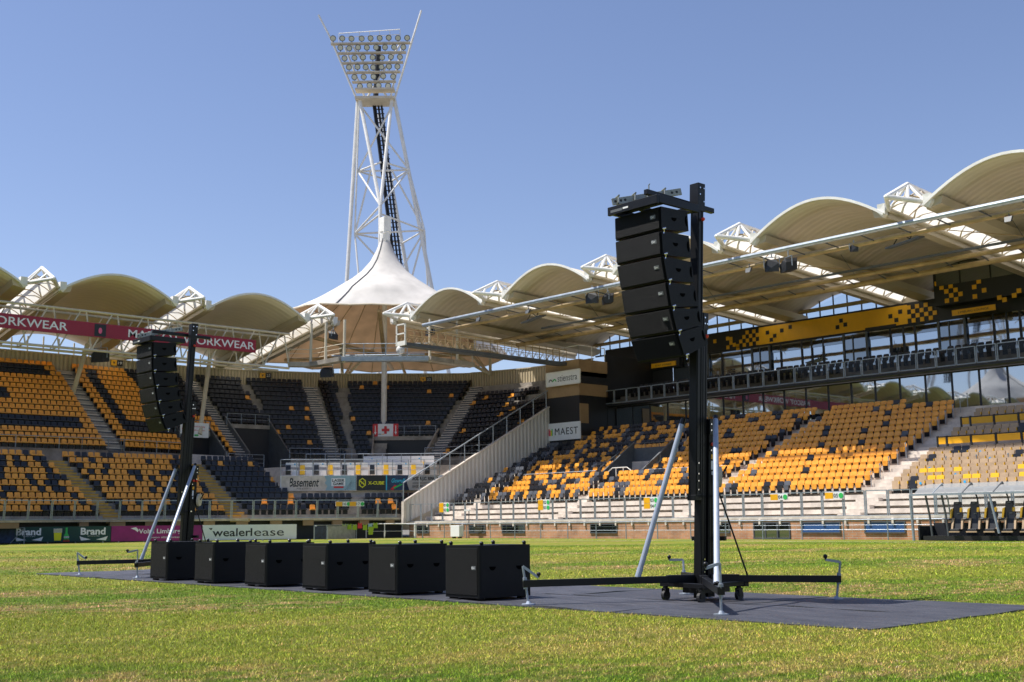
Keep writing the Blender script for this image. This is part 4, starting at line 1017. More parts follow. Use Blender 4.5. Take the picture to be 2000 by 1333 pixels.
# control stations; the same station number on both curves lies on one line up the rake
UP2 = [(-75.2, -32), (-75.2, 20), (-75.0, 32.0), (-75.2, 33.2), (-76.3, 38.5), (-76.9, 42.4), (-77.1, 43.5), (-77.0, 46.9), (-76.0, 49.7), (-75.6, 50.6), (-75.2, 51.4), (-71.6, 55.0), (-70.9, 55.5), (-69.8, 56.1), (-66, 56.9), (-62.2, 56.6)]
UP3 = [(-84.2, -32), (-84.2, 20), (-84.2, 31.9), (-84.2, 32.9), (-84.6, 38.0), (-84.7, 42.0), (-84.6, 43.0), (-84.1, 46.6), (-82.5, 51.5), (-82.0, 52.5), (-81.3, 54.6), (-75.7, 61.8), (-74.2, 62.7), (-73.2, 63.1), (-68.3, 64.3), (-62.2, 64.4)]
LO0 = [(-69.3, -32), (-69.3, 20), (-69.2, 29.3), (-69.1, 30.4), (-67.0, 36.4), (-66.4, 37.4), (-64.7, 41.0)]
LO1 = [(-73.7, -32), (-73.7, 20), (-73.7, 27.5), (-73.7, 28.6), (-73.7, 36.9), (-73.7, 38.0), (-73.0, 41.8)]
U2, U3, L0, L1 = [smoothpts(p, SUB) for p in (UP2, UP3, LO0, LO1)]
NU, NL = 16, 10
UZ = lambda r: 5.86+(12.05-5.86)*r/(NU-1)
LZ = lambda r: 1.55+(5.0-1.55)*r/(NL-1)
def surf(A, B, k, v): a = A[k]; b_ = B[k]; return Vector((a[0]+(b_[0]-a[0])*v, a[1]+(b_[1]-a[1])*v, 0))
ES = thing('corner_stand', (-75, 30, 0), 'end stand curving round the corner with mostly black seats above and orange ones at left', 'grandstand')
def terraces(A, B, n, zf, holes, name, zb):
    b = MB()
    for r in range(n):
        v0 = (r-.45)/(n-1); v1 = (r+.55)/(n-1); z = zf(r)
        for k in range(len(A)-1):
            if any(h[0]*SUB <= k < h[1]*SUB and r < h[2] for h in holes): continue
            p = surf(A, B, k, v0); q = surf(A, B, k+1, v0); s_ = surf(A, B, k+1, v1); t_ = surf(A, B, k, v1); Z = Vector((0, 0, z)); Y = Vector((0, 0, z-(zf(1)-zf(0))-.02 if r else zb))
            b.face([p+Z, q+Z, s_+Z, t_+Z]); b.face([p+Y, q+Y, q+Z, p+Z])
    return part(name, b, M['concd'], ES)
VOM = [(4, 4.75, 4, 'a'), (6, 7, 6, 'b'), (10.35, 11.4, 4, 'c')]
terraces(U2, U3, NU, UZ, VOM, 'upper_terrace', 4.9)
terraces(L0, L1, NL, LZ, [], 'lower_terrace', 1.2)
# aisle steps
def aisle(A, B, n, zf, u0, u1, mt, r0=0):
    b = MB()
    for r in range(r0, n):
        for h in (0, 1):
            v0 = (r-.45+.5*h)/(n-1); v1 = v0+.5/(n-1); z = zf(r)+.012+(h-1)*(zf(1)-zf(0))*.5+(.0 if h else 0)
            if h == 0: v0 -= .5/(n-1); v1 -= .5/(n-1); z = zf(r)-(zf(1)-zf(0))*.5
            else: v0 = (r-.45)/(n-1); v1 = v0+.45/(n-1); z = zf(r)+.01
            f = lambda u, v: surf(A, B, int(u*SUB), v)
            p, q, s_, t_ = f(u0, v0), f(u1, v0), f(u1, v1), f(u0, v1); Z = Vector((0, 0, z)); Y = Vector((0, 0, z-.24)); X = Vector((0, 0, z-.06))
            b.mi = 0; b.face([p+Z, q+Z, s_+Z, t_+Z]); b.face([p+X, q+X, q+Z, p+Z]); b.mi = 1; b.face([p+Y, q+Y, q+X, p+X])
    return part('stair', b, [M[mt], M['brown' if mt == 'yellowstep' else 'dgrey']], ES)  # darker riser material paints shade between the treads
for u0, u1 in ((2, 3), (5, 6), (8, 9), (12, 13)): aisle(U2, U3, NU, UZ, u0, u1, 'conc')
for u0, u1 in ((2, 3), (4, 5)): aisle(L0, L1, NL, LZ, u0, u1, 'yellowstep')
# walls
def wallstrip(name, pts, z0, z1, mt, parent=ES, d=0):
    b = MB()
    for p, q in zip(pts, pts[1:]): b.face([(p[0], p[1], z0), (q[0], q[1], z0), (q[0], q[1], z1), (p[0], p[1], z1)])
    return part(name, b, M[mt], parent)
back = [tuple(surf(U2, U3, k, 1+.6/(NU-1))[:2]) for k in range(len(U2))]
wallstrip('corrugated_wall', back, 12.0, 13.28, 'corr')
b = MB()
for p, q in zip(back, back[1:]): b.bar((p[0], p[1], 13.31), (q[0], q[1], 13.31), .16, .08)
part('wall_coping', b, M['cream'], ES)
front2 = [tuple(surf(U2, U3, k, -.45/(NU-1))[:2]) for k in range(0, 5*SUB+1)]
wallstrip('upper_front_wall', front2, 4.9, 5.86, 'conc')
b = MB()
for k in range(0, 5*SUB): 
    p = surf(U2, U3, k, -.45/(NU-1)); q = surf(U2, U3, k+1, -.45/(NU-1)); a = L1[min(len(L1)-1, k)]; c = L1[min(len(L1)-1, k+1)]
    b.face([(a[0]-.3, a[1], 5.0), (c[0]-.3, c[1], 5.0), (q[0], q[1], 5.0), (p[0], p[1], 5.0)])
part('walkway', b, M['conc'], ES)
fr0 = [tuple((Vector((*L0[k], 0))+Vector((.85, 0, 0)))[:2]) for k in range(len(L0))]
FR = [(-68.4, -32), (-68.4, 20), (-68.2, 29.5), (-67.2, 33), (-65.8, 36.6), (-64.2, 40.4), (-62.9, 43.8), (-62.05, 46.85)]
FR_ = smoothpts(FR, 4)
wallstrip('front_wall', [(p[0]-.15, p[1]) for p in FR_], 1.2, 1.32, 'conc')
b = MB()
for k in range(len(FR_)-1):
    p, q = FR_[k], FR_[k+1]; b.face([(p[0]-.1, p[1], 1.3), (q[0]-.1, q[1], 1.3), (q[0]-2.2, q[1]+.4, 1.3), (p[0]-2.2, p[1]+.4, 1.3)])
part('front_walk', b, M['concd'], ES)
# undercroft: brick piers with dark openings
for k in range(0, len(FR_)-1):
    p, q = Vector((*FR_[k], 0)), Vector((*FR_[k+1], 0))
    if k % 2 == 0: b = MB(); b.bar(p.lerp(q, .1)+Vector((-.4, 0, 1.03)), p.lerp(q, .8)+Vector((-.4, 0, 1.03)), .3, .32); part('brick_pier', b, M['tan'], ES)
b = MB()
for p, q in zip(FR_, FR_[1:]): b.face([(p[0]-1.3, p[1]+.5, 0), (q[0]-1.3, q[1]+.5, 0), (q[0]-1.3, q[1]+.5, 1.3), (p[0]-1.3, p[1]+.5, 1.3)])
part('undercroft_wall', b, M['ink'], ES)
fence('corner_fence', 'long grey framed fence on the front edge of the end stand', [(p[0], p[1], 1.32) for p in FR_], 1.32, h=1.12, lean=.12, group='terrace fences')
for x, y, lab in ((-67.6, 38.6, 0),): pass

# seats of the end stand
def lay(A, B, n, zf, blocks, colour, skip, zoff=0, gap=.415):
    for r in range(n):
        v = r/(n-1)
        for (u0, u1) in blocks:
            P = [surf(A, B, k, v) for k in range(int(u0*SUB), int(u1*SUB)+1)]; d = [0]
            for a, c in zip(P, P[1:]): d.append(d[-1]+(c-a).length)
            m = int(d[-1]/gap); off = (d[-1]-m*gap)/2
            for j in range(m):
                x = off+(j+.5)*gap; i = 0
                while d[i+1] < x: i += 1
                p = P[i].lerp(P[i+1], (x-d[i])/(d[i+1]-d[i])); t_ = (P[i+1]-P[i]); u = u0+(i+(x-d[i])/(d[i+1]-d[i]))/SUB
                if p.y < -30 or skip(r, u, j, m, p): continue
                STUFF.add('shell', p.x, p.y, zf(r)+zoff, math.atan2(t_.y, t_.x), colour(r, u, j, m, p))
rc = random.Random(21)
def ucol(r, u, j, m, p):
    if u < 2:
        if r == 15 or r in (12, 11, 10): return 0
        if r in (14, 13): return 1 if j < m-2 else 0
        if r in (9, 8): return 1 if p.y < 27.4-.1*(r-8) else 0
        if r in (4, 3): return 1 if j < m-2 else 0
        return 0
    if u < 5:
        if p.y > 37.2+.14*(15-r)+.0 and r > 7: return 1
        if p.y > 41 and r > 6: return 1
        if r == 15: return 0
        if r in (4, 3): return 1 if 2 <= j < 14 else 0
        if r > 4 and 2 <= j < 4: return 1
        return 0
    return 0 if rc.random() < .035 else 1
def uskip(r, u, j, m, p):
    for (a, c, rr, _) in VOM:
        if a-.05 <= u <= c+.05 and r < rr: return True
    if 9.88 < u < 10.06: return True
    if 7 <= u and abs(u-7) < .12 and r > 8: return True
    if abs(u-11.55) < .13 and r < 12: return True
    if p.x > -62.7: return True
    if u > 13 and r > 12: return True
    if u > 13 and r > 9 and p.x > -66.5-.7*(12-r): return True
    return False
lay(U2, U3, NU, UZ, [(0, 2), (3, 5), (6, 8), (9, 12), (13, 15)], ucol, uskip)
def lcol(r, u, j, m, p):
    if u > 4.5: return 0 if rc.random() < .07 else 1
    x = rc.random(); return 0 if x < .66 else 1
lay(L0, L1, NL, LZ, [(0, 2), (3, 4), (5, 6)], lcol, lambda *a: False)
# three low rows under the banner
X0_ = [(-64.7, 41.0), (-63.6, 43.6), (-62.5, 46.9)]; X1_ = [(-67.3, 40.9+.6), (-65.4, 45.2), (-62.6, 49.3)]
A_, B_ = smoothpts(X0_, SUB), smoothpts(X1_, SUB)
b = MB()
for r in range(4):
    for k in range(len(A_)-1):
        p = surf(A_, B_, k, (r-.4)/3.2); q = surf(A_, B_, k+1, (r-.4)/3.2); s_ = surf(A_, B_, k+1, (r+.6)/3.2); t_ = surf(A_, B_, k, (r+.6)/3.2); z = LZ(r)
        b.face([p+Vector((0, 0, z)), q+Vector((0, 0, z)), s_+Vector((0, 0, z)), t_+Vector((0, 0, z))]); b.face([p+Vector((0, 0, z-.42)), q+Vector((0, 0, z-.42)), q+Vector((0, 0, z)), p+Vector((0, 0, z))])
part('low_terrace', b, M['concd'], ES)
lay(A_, B_, 4, LZ, [(0, 2)], lambda *a: 0 if rc.random() < .08 else 1, lambda r, u, j, m, p: .95 < u < 1.15 or r == 3)

# vomitory boxes
for (a, c, rr, tg) in VOM:
    ka, kc = int(a*SUB), int(c*SUB)
    for k in (ka, kc):
        b = MB(); p0 = surf(U2, U3, k, -.5/(NU-1)); p1 = surf(U2, U3, k, (rr+.2)/(NU-1))
        n_ = (surf(U2, U3, kc, 0)-surf(U2, U3, ka, 0)).normalized()*.12
        b.prism([p0+Vector((0, 0, 4.3)), p1+Vector((0, 0, 4.3)), p1+Vector((0, 0, UZ(rr)+.75)), p0+Vector((0, 0, UZ(0)+.35))], n_)
        part('vomitory_wall', b, M['dgrey' if tg != 'c' else 'concd'], ES)
    b = MB(); p = surf(U2, U3, ka, (rr-.46)/(NU-1)); q = surf(U2, U3, kc, (rr-.46)/(NU-1)); h = UZ(rr)
    b.face([p+Vector((0, 0, 4.3)), q+Vector((0, 0, 4.3)), q+Vector((0, 0, h-.1)), p+Vector((0, 0, h-.1))]); part('doorway', b, M['ink'], ES)
    b = MB(); b.bar(p+Vector((0, 0, h)), q+Vector((0, 0, h)), .2, .3); part('lintel', b, M['concd'], ES)
    railing('handrail', [p+Vector((0, 0, h+.1)), q+Vector((0, 0, h+.1))], .85, ES, mids=1)
def rail_on(A, B, ks, v, z, h, **kw):
    return railing('handrail', [surf(A, B, k, v)+Vector((0, 0, z)) for k in ks], h, ES, **kw)
rail_on(U2, U3, range(1*SUB, 4*SUB+1, 2), -.45/(NU-1), 5.86, .75, mids=0)
rail_on(U2, U3, range(7*SUB, 10*SUB+3, 3), -.45/(NU-1), 5.86, .75, mids=1)
rail_on(U2, U3, range(11*SUB+3, 15*SUB, 3), -.45/(NU-1), 5.86, .75, mids=1)
rail_on(U2, U3, range(5*SUB-2, 6*SUB+3, 2), -1.4/(NU-1), 5.1, .9, mids=2)

# raking roof columns and rear windows of the end stand roof
ER = thing('corner_stand_roof', (-78, 30, 15), 'row of cream barrel vaults on white trusses over the end stand at left', 'stadium roof', 'vaulted stadium roofs')
EY = [-29.0, -19.0, -8.9, 1.1, 11.2, 21.3, 31.2, 41.3]
for y in EY:
    vault(ER, (-72, y, 0), (-1, 0, 0), (0, 1, 0), 12.8, 3.95, 15.42, 1.5, 13.75, .95, M['vaulty'])
for y in (-24, -14, -3.9, 6.2, 16.3, 26.3, 36.2, 46.4): truss(ER, (-72.2, y), (-1, 0, 0), (0, 1, 0), 12.6, 15.72, 13.7)
for y in EY:
    b = MB()
    for k in range(-3, 4):
        yy = y+k*1.12; b.box(-84.9, -84.8, yy-.04, yy+.04, 13.35, 14.55-.07*k*k)
    b.box(-84.9, -84.8, y-3.9, y+3.9, 13.85, 13.93); part('window_mullions', b, M['cream'], ER)
COLB = {16.3: ((-81.2, 14.5, 9.9), (-80.3, 15.2, 13.6)), 26.3: ((-81.2, 25.0, 9.9), (-80.3, 25.4, 13.6)), 36.2: ((-81.2, 32.0, 9.9), (-80.3, 32.6, 13.6)), 46.0: ((-77.5, 39.9, 7.4), (-79.5, 41.6, 13.6))}
for y in COLB:
    b = MB(); b.tube(COLB[y][0], COLB[y][1], .16, 8); part('raking_column', b, M['cream'], ER)
    b = MB(); b.box(-85.0, -84.7, y-1.2, y+1.2, 13.3, 14.3); part('end_panel', b, M['membr'], ER)
# lattice girder with the long advertising board
def lattice(name, label, x, y0, y1, zt, zb, dx, parent, step=2.0):
    b = MB()
    for (xx, z) in ((x, zt), (x, zb), (x-dx, zb), (x-dx, zt)): b.tube((xx, y0, z), (xx, y1, z), .085, 7)
    n = int((y1-y0)/step)
    for i in range(n):
        a = y0+(y1-y0)*i/n; c = y0+(y1-y0)*(i+.62)/n; d = y0+(y1-y0)*(i+.78)/n
        b.tube((x, a, zb), (x, c, zt), .05, 6); b.tube((x, d, zt), (x, a+(y1-y0)/n, zb), .05, 6)
        b.tube((x-dx, a, zb), (x, a, zb), .04, 5); b.tube((x-dx, a, zb), (x-dx, c, zt), .04, 5)
    return part(name, b, M['cream'], parent)
lattice('roof_girder', '', -72.15, -32, 43.9, 14.38, 11.93, 1.5, ER)
t, txt, shape = board('advertising_board', 'long dark red board with white capital lettering hung under the left roof', (-71.95, 4.0, 12.76), (0, 1, 0), 37.1, .9, 'maroon', cat='advertising board')
txt('MASCOT WORKWEAR', 27.83, .2, 9.15, .52, 'signw', bold=.01)
txt('MASCOT WORKWEAR', 14.8, .2, 9.1, .52, 'signw', bold=.01)
shape([(25.6, .06), (26.35, .06), (26.35, .84), (25.6, .84)], 'ink', 'logo_square')
b = MB(); b.prism([(-71.925, 4.0+25.97+.12*math.cos(a), 13.18+.2*math.sin(a)) for a in [2*math.pi*k/12 for k in range(12)]], (.012, 0, 0)); part('logo_figure', b, M['pink'], t)

# ---------------------------------------------------------------- tent canopy
TC = Vector((-76.0, 55.0, 0)); TA = 23.9
TN = thing('tent_canopy', TC, 'white conical tent roof with a tall mast over the corner of the stadium', 'tent roof')
todir = Vector((.80, -.60, 0)).normalized()            # towards the pitch
prof = [(.30, TA), (.72, 22.8), (1.2, 21.9), (1.9, 21.05), (2.75, 20.35), (3.8, 19.65), (4.8, 19.0), (6.0, 18.2), (7.4, 17.4), (9.0, 16.2), (10.8, 14.4)]
NA = 48; rows = []
for (rr, z) in prof:
    row = []
    for k in range(NA+1):
        a = 2*math.pi*k/NA; d = Vector((math.cos(a), math.sin(a), 0)); c = d.dot(todir)
        Rm = 6.6+.0 if c > .35 else 6.6+(10.6-6.6)*min(1, (.35-c)/.5)
        if c > .35: Rm = min(8.0, 6.0/max(c, .4))
        f = (rr-.3)/(10.8-.3); r_ = .3+(Rm-.3)*f if rr > 6 else min(rr, .3+(Rm-.3)*f+0) if Rm < 7 else rr
        r_ = .3+(rr-.3)*(Rm-.3)/(10.8-.3) if rr > 1.9 else rr
        r_ = rr if rr <= 4.8 else 4.8+(rr-4.8)*(Rm-4.8)/(10.8-4.8)
        zz = z
        if rr > 4.8 and c > .3: zz = 19.0+(17.3-19.0)*((rr-4.8)/6)**.9
        sc_ = (.12 if c < .3 else .03)*math.cos(a*12)*max(0, rr-4)/6
        row.append(TC+d*r_+Vector((0, 0, zz-sc_)))
    rows.append(row)
b = MB(); b.grid(rows); mem = part('membrane', b, M['tent'], TN, smooth=True)
b = MB(); b.grid([[q-Vector((0, 0, .06)) for q in r] for r in rows]); part('lining', b, M['liner'], TN, smooth=True)
for k in range(0, NA, 2):
    b = MB(); pts = [r[k]-Vector((0, 0, .08)) for r in rows[2:]]
    b.path(pts, .035, 4); part('seam', b, M['brown'], TN)
b = MB(); b.path([r[NA-9]+Vector((0, 0, .04)) for r in rows], .05, 5); part('ridge_cable', b, M['dgrey'], TN)
b = MB(); b.path(rows[-1], .07, 6); part('rim_cable', b, M['cream'], TN)
b = MB(); b.tube(TC+Vector((0, 0, 5.8)), TC+Vector((0, 0, 25.6)), .24, 16, r2=.2); part('mast', b, M['white'], TN, smooth=True)
b = MB(); b.box(TC.x-.36, TC.x+.36, TC.y-.36, TC.y+.36, 24.2, 25.6); b.tube(TC+Vector((0, 0, 23.6)), TC+Vector((0, 0, 24.4)), .4, 12); part('mast_cap', b, M['white'], TN, bevel=.05)
b = MB()
for a, z1, rr in ((140, 14.8, 10), (200, 14.9, 10), (250, 16.0, 7), (60, 14.9, 9.5), (100, 14.7, 10), (320, 17.2, 5.6)):
    d = Vector((math.cos(R_(a)), math.sin(R_(a)), 0)); b.tube(TC+Vector((0, 0, 14.2)), TC+d*rr+Vector((0, 0, z1-.3)), .16, 8)
part('struts', b, M['brown'], TN)
for (p, q) in (((-82.6, 55.5, 13.0), (-80.5, 57.2, 15.6)), ((-82.6, 55.5, 13.0), (-83.5, 57.5, 15.4)), ((-82.6, 55.5, 13.0), (-78.5, 52.5, 15.2)), ((-72.5, 63.2, 13.0), (-75.0, 62.2, 15.7)), ((-72.5, 63.2, 13.0), (-70.5, 61.5, 15.5)), ((-72.5, 63.2, 13.0), (-74.5, 58.5, 15.5)), ((-79.3, 59.8, 13.0), (-81.2, 60.2, 15.4))):
    b = MB(); b.tube(p, q, .13, 7); part('support_strut', b, M['cream'], TN)
# shreds of white sheeting through which the sun reaches the wall are left as they are

# ---------------------------------------------------------------- catwalks round the corner
CW = thing('corner_catwalk', (-66, 47, 12), 'grey steel catwalk with handrails in front of the tent mast', 'catwalk', 'catwalks under the roof')
cp = [(-72.2, 43.9), (-71.4, 45.3), (-68.6, 46.0), (-64.6, 50.6), (-64.2, 52.3), (-63.9, 54.0)]
cz = [12.2, 12.2, 12.35, 12.35, 12.2, 12.1]
for (p, q, za, zb) in zip(cp, cp[1:], cz, cz[1:]):
    b = MB(); b.bar((p[0], p[1], za), (q[0], q[1], zb), .7, .32); part('deck', b, M['galv'] if p[0] == -68.6 else M['concd'], CW, bevel=.01)
    railing('handrail', [(p[0], p[1], za+.16), (q[0], q[1], zb+.16)], .95, CW, r=.03, mids=2, mtl='galv' if p[0] == -68.6 else 'cream', step=1.4)
b = MB(); b.tube((-70.8, 46.6, 12.9), (-66, 51.3, 12.9), .07, 7); part('service_pipe', b, M['galv'], CW)
for (x, y) in ((-71.4, 45.2), (-70.1, 45.6), (-68.5, 46.1), (-64.5, 50.6), (-63.9, 52.6)):
    b = MB(); b.tube((x, y, 12.1), (x-.1, y+.1, 15.2), .1, 8); part('hanger_post', b, M['cream'], CW)
CG = thing('gantry_walkway', (-61, 47, 12.3), 'long dark walkway with lattice rails running from the tent to the black pillar', 'catwalk', 'catwalks under the roof')
b = MB(); b.bar((-61.4, 45.9, 12.55), (-60.4, 59.7, 12.25), .8, .22); part('deck', b, M['dgrey'], CG)
b = MB(); P0, P1 = Vector((-61.05, 45.9, 12.65)), Vector((-60.05, 59.7, 12.35))
for s_ in (0, -.75):
    o = Vector((s_, 0, 0)); b.tube(P0+o+Vector((0, 0, .95)), P1+o+Vector((0, 0, .95)), .03, 6); b.tube(P0+o+Vector((0, 0, .5)), P1+o+Vector((0, 0, .5)), .02, 5)
    for i in range(23):
        a = P0.lerp(P1, i/22)+o; b.tube(a, a+Vector((0, 0, .95)), .025, 5)
        if i < 22: c = P0.lerp(P1, (i+1)/22)+o; b.tube(a, (a+c)/2+Vector((0, 0, .5)), .02, 4); b.tube((a+c)/2+Vector((0, 0, .5)), c, .02, 4)
part('lattice_rail', b, M['brown'], CG)
b = MB(); b.box(-61.9, -60.9, 45.75, 45.85, 12.45, 12.75)
for x in (-61.9, -60.97): b.box(x, x+.08, 45.72, 45.8, 12.45, 13.9)
for z in (13.2, 13.82): b.box(-61.9, -60.9, 45.72, 45.8, z, z+.08)
part('end_gate', b, M['white'], CG)
hung_speaker(-70.3, 45.9, 11.5, 'pair of black angular speakers hanging below the catwalk, left of the tent mast', 1.2)
hung_speaker(-70.2, 46.3, 14.2, 'dark flat speaker on a post just right of the left roof trusses', .9, 2.2)
hung_speaker(-64.7, 50.8, 14.2, 'dark flat speaker on a post left of the gantry walkway', .8, .3)
hung_speaker(-73.0, 30.5, 11.6, 'black angular speakers under the red board, left of the far mast', 1.3)
for i, x in enumerate([0]):
    t = thing('antenna_dome', (-67.0, 49.9, 12.9), 'white rounded dome unit on the catwalk before the tent', 'antenna')
    b = MB(); b.ball((-67, 49.9, 13.2), .32, 12); part('dome', b, M['white'], t, smooth=True)
    b = MB(); b.tube((-67, 49.9, 12.4), (-67, 49.9, 13.0), .1, 8); part('stem', b, M['white'], t)

# ---------------------------------------------------------------- floodlight tower
XU = Vector((.67122, .74125, 0)); YU = Vector((-.74125, .67122, 0))
def TW(X, Y, z): return XU*X+YU*Y+Vector((0, 0, z))
FT = thing('floodlight_tower', TW(-13.5, 124, 0), 'tall white tubular tower carrying a fan-shaped bank of floodlights behind the tent', 'floodlight tower')
def tb(name, segs, r, mt='white', n=8):
    for a, c in segs:
        b = MB(); b.tube(TW(*a), TW(*c), r*.8, n); part(name, b, M[mt], FT)
A1, A2, A3, A4 = (-16.72, 124, 47.2), (-16.64, 124, 39.0), (-16.9, 124, 32.0), (-17.6, 124, 24)
B1, B2, B3, B4 = (-12.7, 124, 47.2), (-11.05, 124, 39.1), (-9.36, 124, 32.3), (-7.2, 124, 24.0)
C1, C2, C3, C4 = (-14.9, 128.5, 47.2), (-13.5, 129.5, 39.5), (-12.4, 131, 32.6), (-11.0, 133, 24)
V0 = (-13.7, 120, 34.0)
tb('leg', [(A1, (-19.0, 124, 0)), (B1, (-3.5, 124, 0)), (C1, (-7, 138, 0))], .26)
tb('leg', [((-16.5, 123.5, 47.2), V0), ((-12.9, 123.5, 47.2), V0), (V0, (-13.7, 119, 0))], .24)
tb('leg', [((-16.5, 123.5, 47.2), A3), (B2, B3)], .12)
tb('brace', [(A2, B2), (A2, (-13.9, 121.8, 39.3)), ((-13.5, 121.8, 39.3), B2), (A3, B3), (A3, (-13.7, 120.3, 33.2)), (B3, (-13.7, 120.3, 33.2)), (B2, C2), (A2, C2), (B3, C3), (A3, C3),
             ((-16.3, 124, 46.3), B2), (A2, (-13.0, 124, 46.3)), (A2, V0), (B2, V0), (A3, (-15.2, 124, 39.2)), (B3, (-13.0, 124, 39.2)), (A3, V0), (A3, (-13.9, 124, 28.7)), (B3, (-11.6, 124, 28.4)), (A3, (-16.3, 123, 27)), (B3, (-11.0, 124, 26)), (B3, (-9.0, 126, 24))], .13)
b = MB(); l0, l1 = (-14.6, 125.2, 47.0), (-11.8, 126.5, 24.0)
for k in range(46):
    f = k/45; X = l0[0]+(l1[0]-l0[0])*f; Y = l0[1]+(l1[1]-l0[1])*f; z = l0[2]+(l1[2]-l0[2])*f; b.bar(TW(X-.55, Y, z), TW(X+.55, Y, z), .1, .1)
for o in (-.35, .35, 0, -.55): b.bar(TW(l0[0]+o, l0[1], l0[2]), TW(l1[0]+o, l1[1], l1[2]), .16, .16)
part('ladder', b, M['ink'], FT)
b = MB(); b.hexa([TW(-16.9, 122.8, 46.9), TW(-12.6, 122.8, 46.9), TW(-12.6, 125.6, 46.9), TW(-16.9, 125.6, 46.9), TW(-16.9, 122.8, 47.15), TW(-12.6, 122.8, 47.15), TW(-12.6, 125.6, 47.15), TW(-16.9, 125.6, 47.15)])
b.hexa([TW(-16.9, 122.8, 47.9), TW(-12.6, 122.8, 47.9), TW(-12.6, 124, 47.9), TW(-16.9, 124, 47.9), TW(-16.9, 122.8, 48.1), TW(-12.6, 122.8, 48.1), TW(-12.6, 124, 48.1), TW(-16.9, 124, 48.1)])
part('platform', b, M['cream'], FT)
tb('head_post', [((-16.8, 124, 47.1), (-19.75, 124, 54.2)), ((-12.7, 124, 47.1), (-10.7, 124, 54.2)), ((-15.8, 125.2, 47.1), (-18.5, 125.5, 54)), ((-13.4, 125.2, 47.1), (-12, 125.5, 54)), ((-16, 125, 47.5), (-12.2, 125, 54)), ((-13.4, 125, 47.5), (-17.6, 125, 54))], .15)
tb('antenna', [((-19.75, 124, 54.2), (-21.2, 124, 57.1)), ((-10.7, 124, 54.2), (-9.75, 124, 57.5))], .13)
b = MB(); b.bar(TW(-14.9, 125, 47.1), TW(-14.6, 125, 53.8), .5, .3); part('cable_run', b, M['ink'], FT)
rb0 = random.Random(8)
LR = [(9, 54.0, -19.4, -11.2), (8, 52.9, -18.6, -11.7), (7, 51.75, -18.1, -12.0), (7, 50.65, -17.6, -12.3), (5, 49.55, -17.0, -12.8), (4, 48.5, -16.4, -13.3)]
for i, (n, z, xa, xb) in enumerate(LR):
    b = MB(); b.bar(TW(xa-.3, 123.6, z-.52), TW(xb+.3, 123.6, z-.47), .5, .16); part('gantry_beam', b, M['cream'], FT)
    for k in range(n):
        x = xa+(xb-xa)*k/(n-1)+rb0.uniform(-.05, .05); zz = z+.03*k/n+rb0.uniform(-.05, .05); c = TW(x, 123.3, zz); f = (TW(x+.1, 122.2, zz-.55)-c).normalized()
        b = MB(); b.tube(c+f*.15, c-f*.35, .33, 14, r2=.16); lp = part('floodlight', b, M['dgrey'], FT)
        b = MB(); b.tube(c+f*.16, c+f*.19, .25, 14); part('lamp_glass', b, M['lampg'], lp)
        b = MB(); b.tube(TW(x, 123.5, zz-.45), TW(x, 123.5, zz), .04, 5); part('yoke', b, M['dgrey'], lp)
b = MB(); b.path([TW(-18.9, 124, 54.9), TW(-12.1, 124, 55.3)], .05, 5)
for k in range(7): b.tube(TW(-18.9+6.8*k/6, 124, 53.9), TW(-18.9+6.8*k/6, 124, 54.9+.4*k/6), .04, 5)
b.path([TW(-18.9, 124, 54.4), TW(-12.1, 124, 54.7)], .04, 5)
part('top_handrail', b, M['white'], FT)

# ---------------------------------------------------------------- corner platform with tables, banner
b = MB(); b.prism([(-67.9, 40.9, 3.1), (-61.98, 49.7, 3.1), (-61.98, 56.4, 3.1), (-65.5, 56.3, 3.1), (-70.5, 55.2, 3.1), (-75.2, 50.9, 3.1), (-76.3, 46.5, 3.1), (-73.4, 42.0, 3.1)], (0, 0, 1.0)); b.prism([(-68.1, 41.1, .5), (-62.1, 49.9, .5), (-61.98, 56.4, .5), (-75.2, 50.9, .5), (-73.6, 42.2, .5)], (0, 0, 2.59)); part('corner_platform', b, M['conc'], ES)
b = MB(); b.prism([(-66.3, 49.5, 4.1), (-62.0, 55.0, 4.1), (-62.0, 57.2, 4.1), (-66.2, 57.1, 4.1), (-71.5, 55.3, 4.1), (-75.4, 51.2, 4.1), (-77, 46.7, 4.1), (-75, 43.5, 4.1), (-70.2, 44.2, 4.1)], (0, 0, .85)); part('platform_step', b, M['conc'], ES)
BO = Vector((-67.95, 40.85, 3.12)); BU = Vector((-61.95, 49.72, 0))-Vector((-67.95, 40.85, 0)); BL_ = BU.length; BU.normalize()
t, txt, shape = board('banner', 'white, blue and black leisure banner along the front of the corner platform', BO, BU, BL_, 1.0, 'signw', cat='banner')
L_ = BL_
txt('Basement', L_*.05, .26, L_*.185, .58, 'ink', shear=.3, bold=.02); txt('PUB & FOOD', L_*.10, .1, L_*.09, .08, 'ink')
shape([(L_*.275, .02), (L_*.46, .02), (L_*.46, .98), (L_*.265, .98), (L_*.28, .7), (L_*.27, .5), (L_*.285, .3)], 'paleblue', 'blue_field')
shape([(L_*.39, .02), (L_*.462, .02), (L_*.462, .98), (L_*.42, .98), (L_*.43, .6)], 'deepblue', 'dark_field')
b2 = Vector((0, 0, 0))
o_ = BO+Vector((0, 0, 0)); nB = BU.cross(Vector((0, 0, 1)))
def over(pts, m, nm, d=.016):
    b = MB(); b.prism([BO+BU*x+Vector((0, 0, z))+nB*d for x, z in pts], nB*.006); return part(nm, b, M[m], t)
over([(L_*.31, .3), (L_*.395, .3), (L_*.395, .82), (L_*.31, .82)], 'signw', 'plate'); 
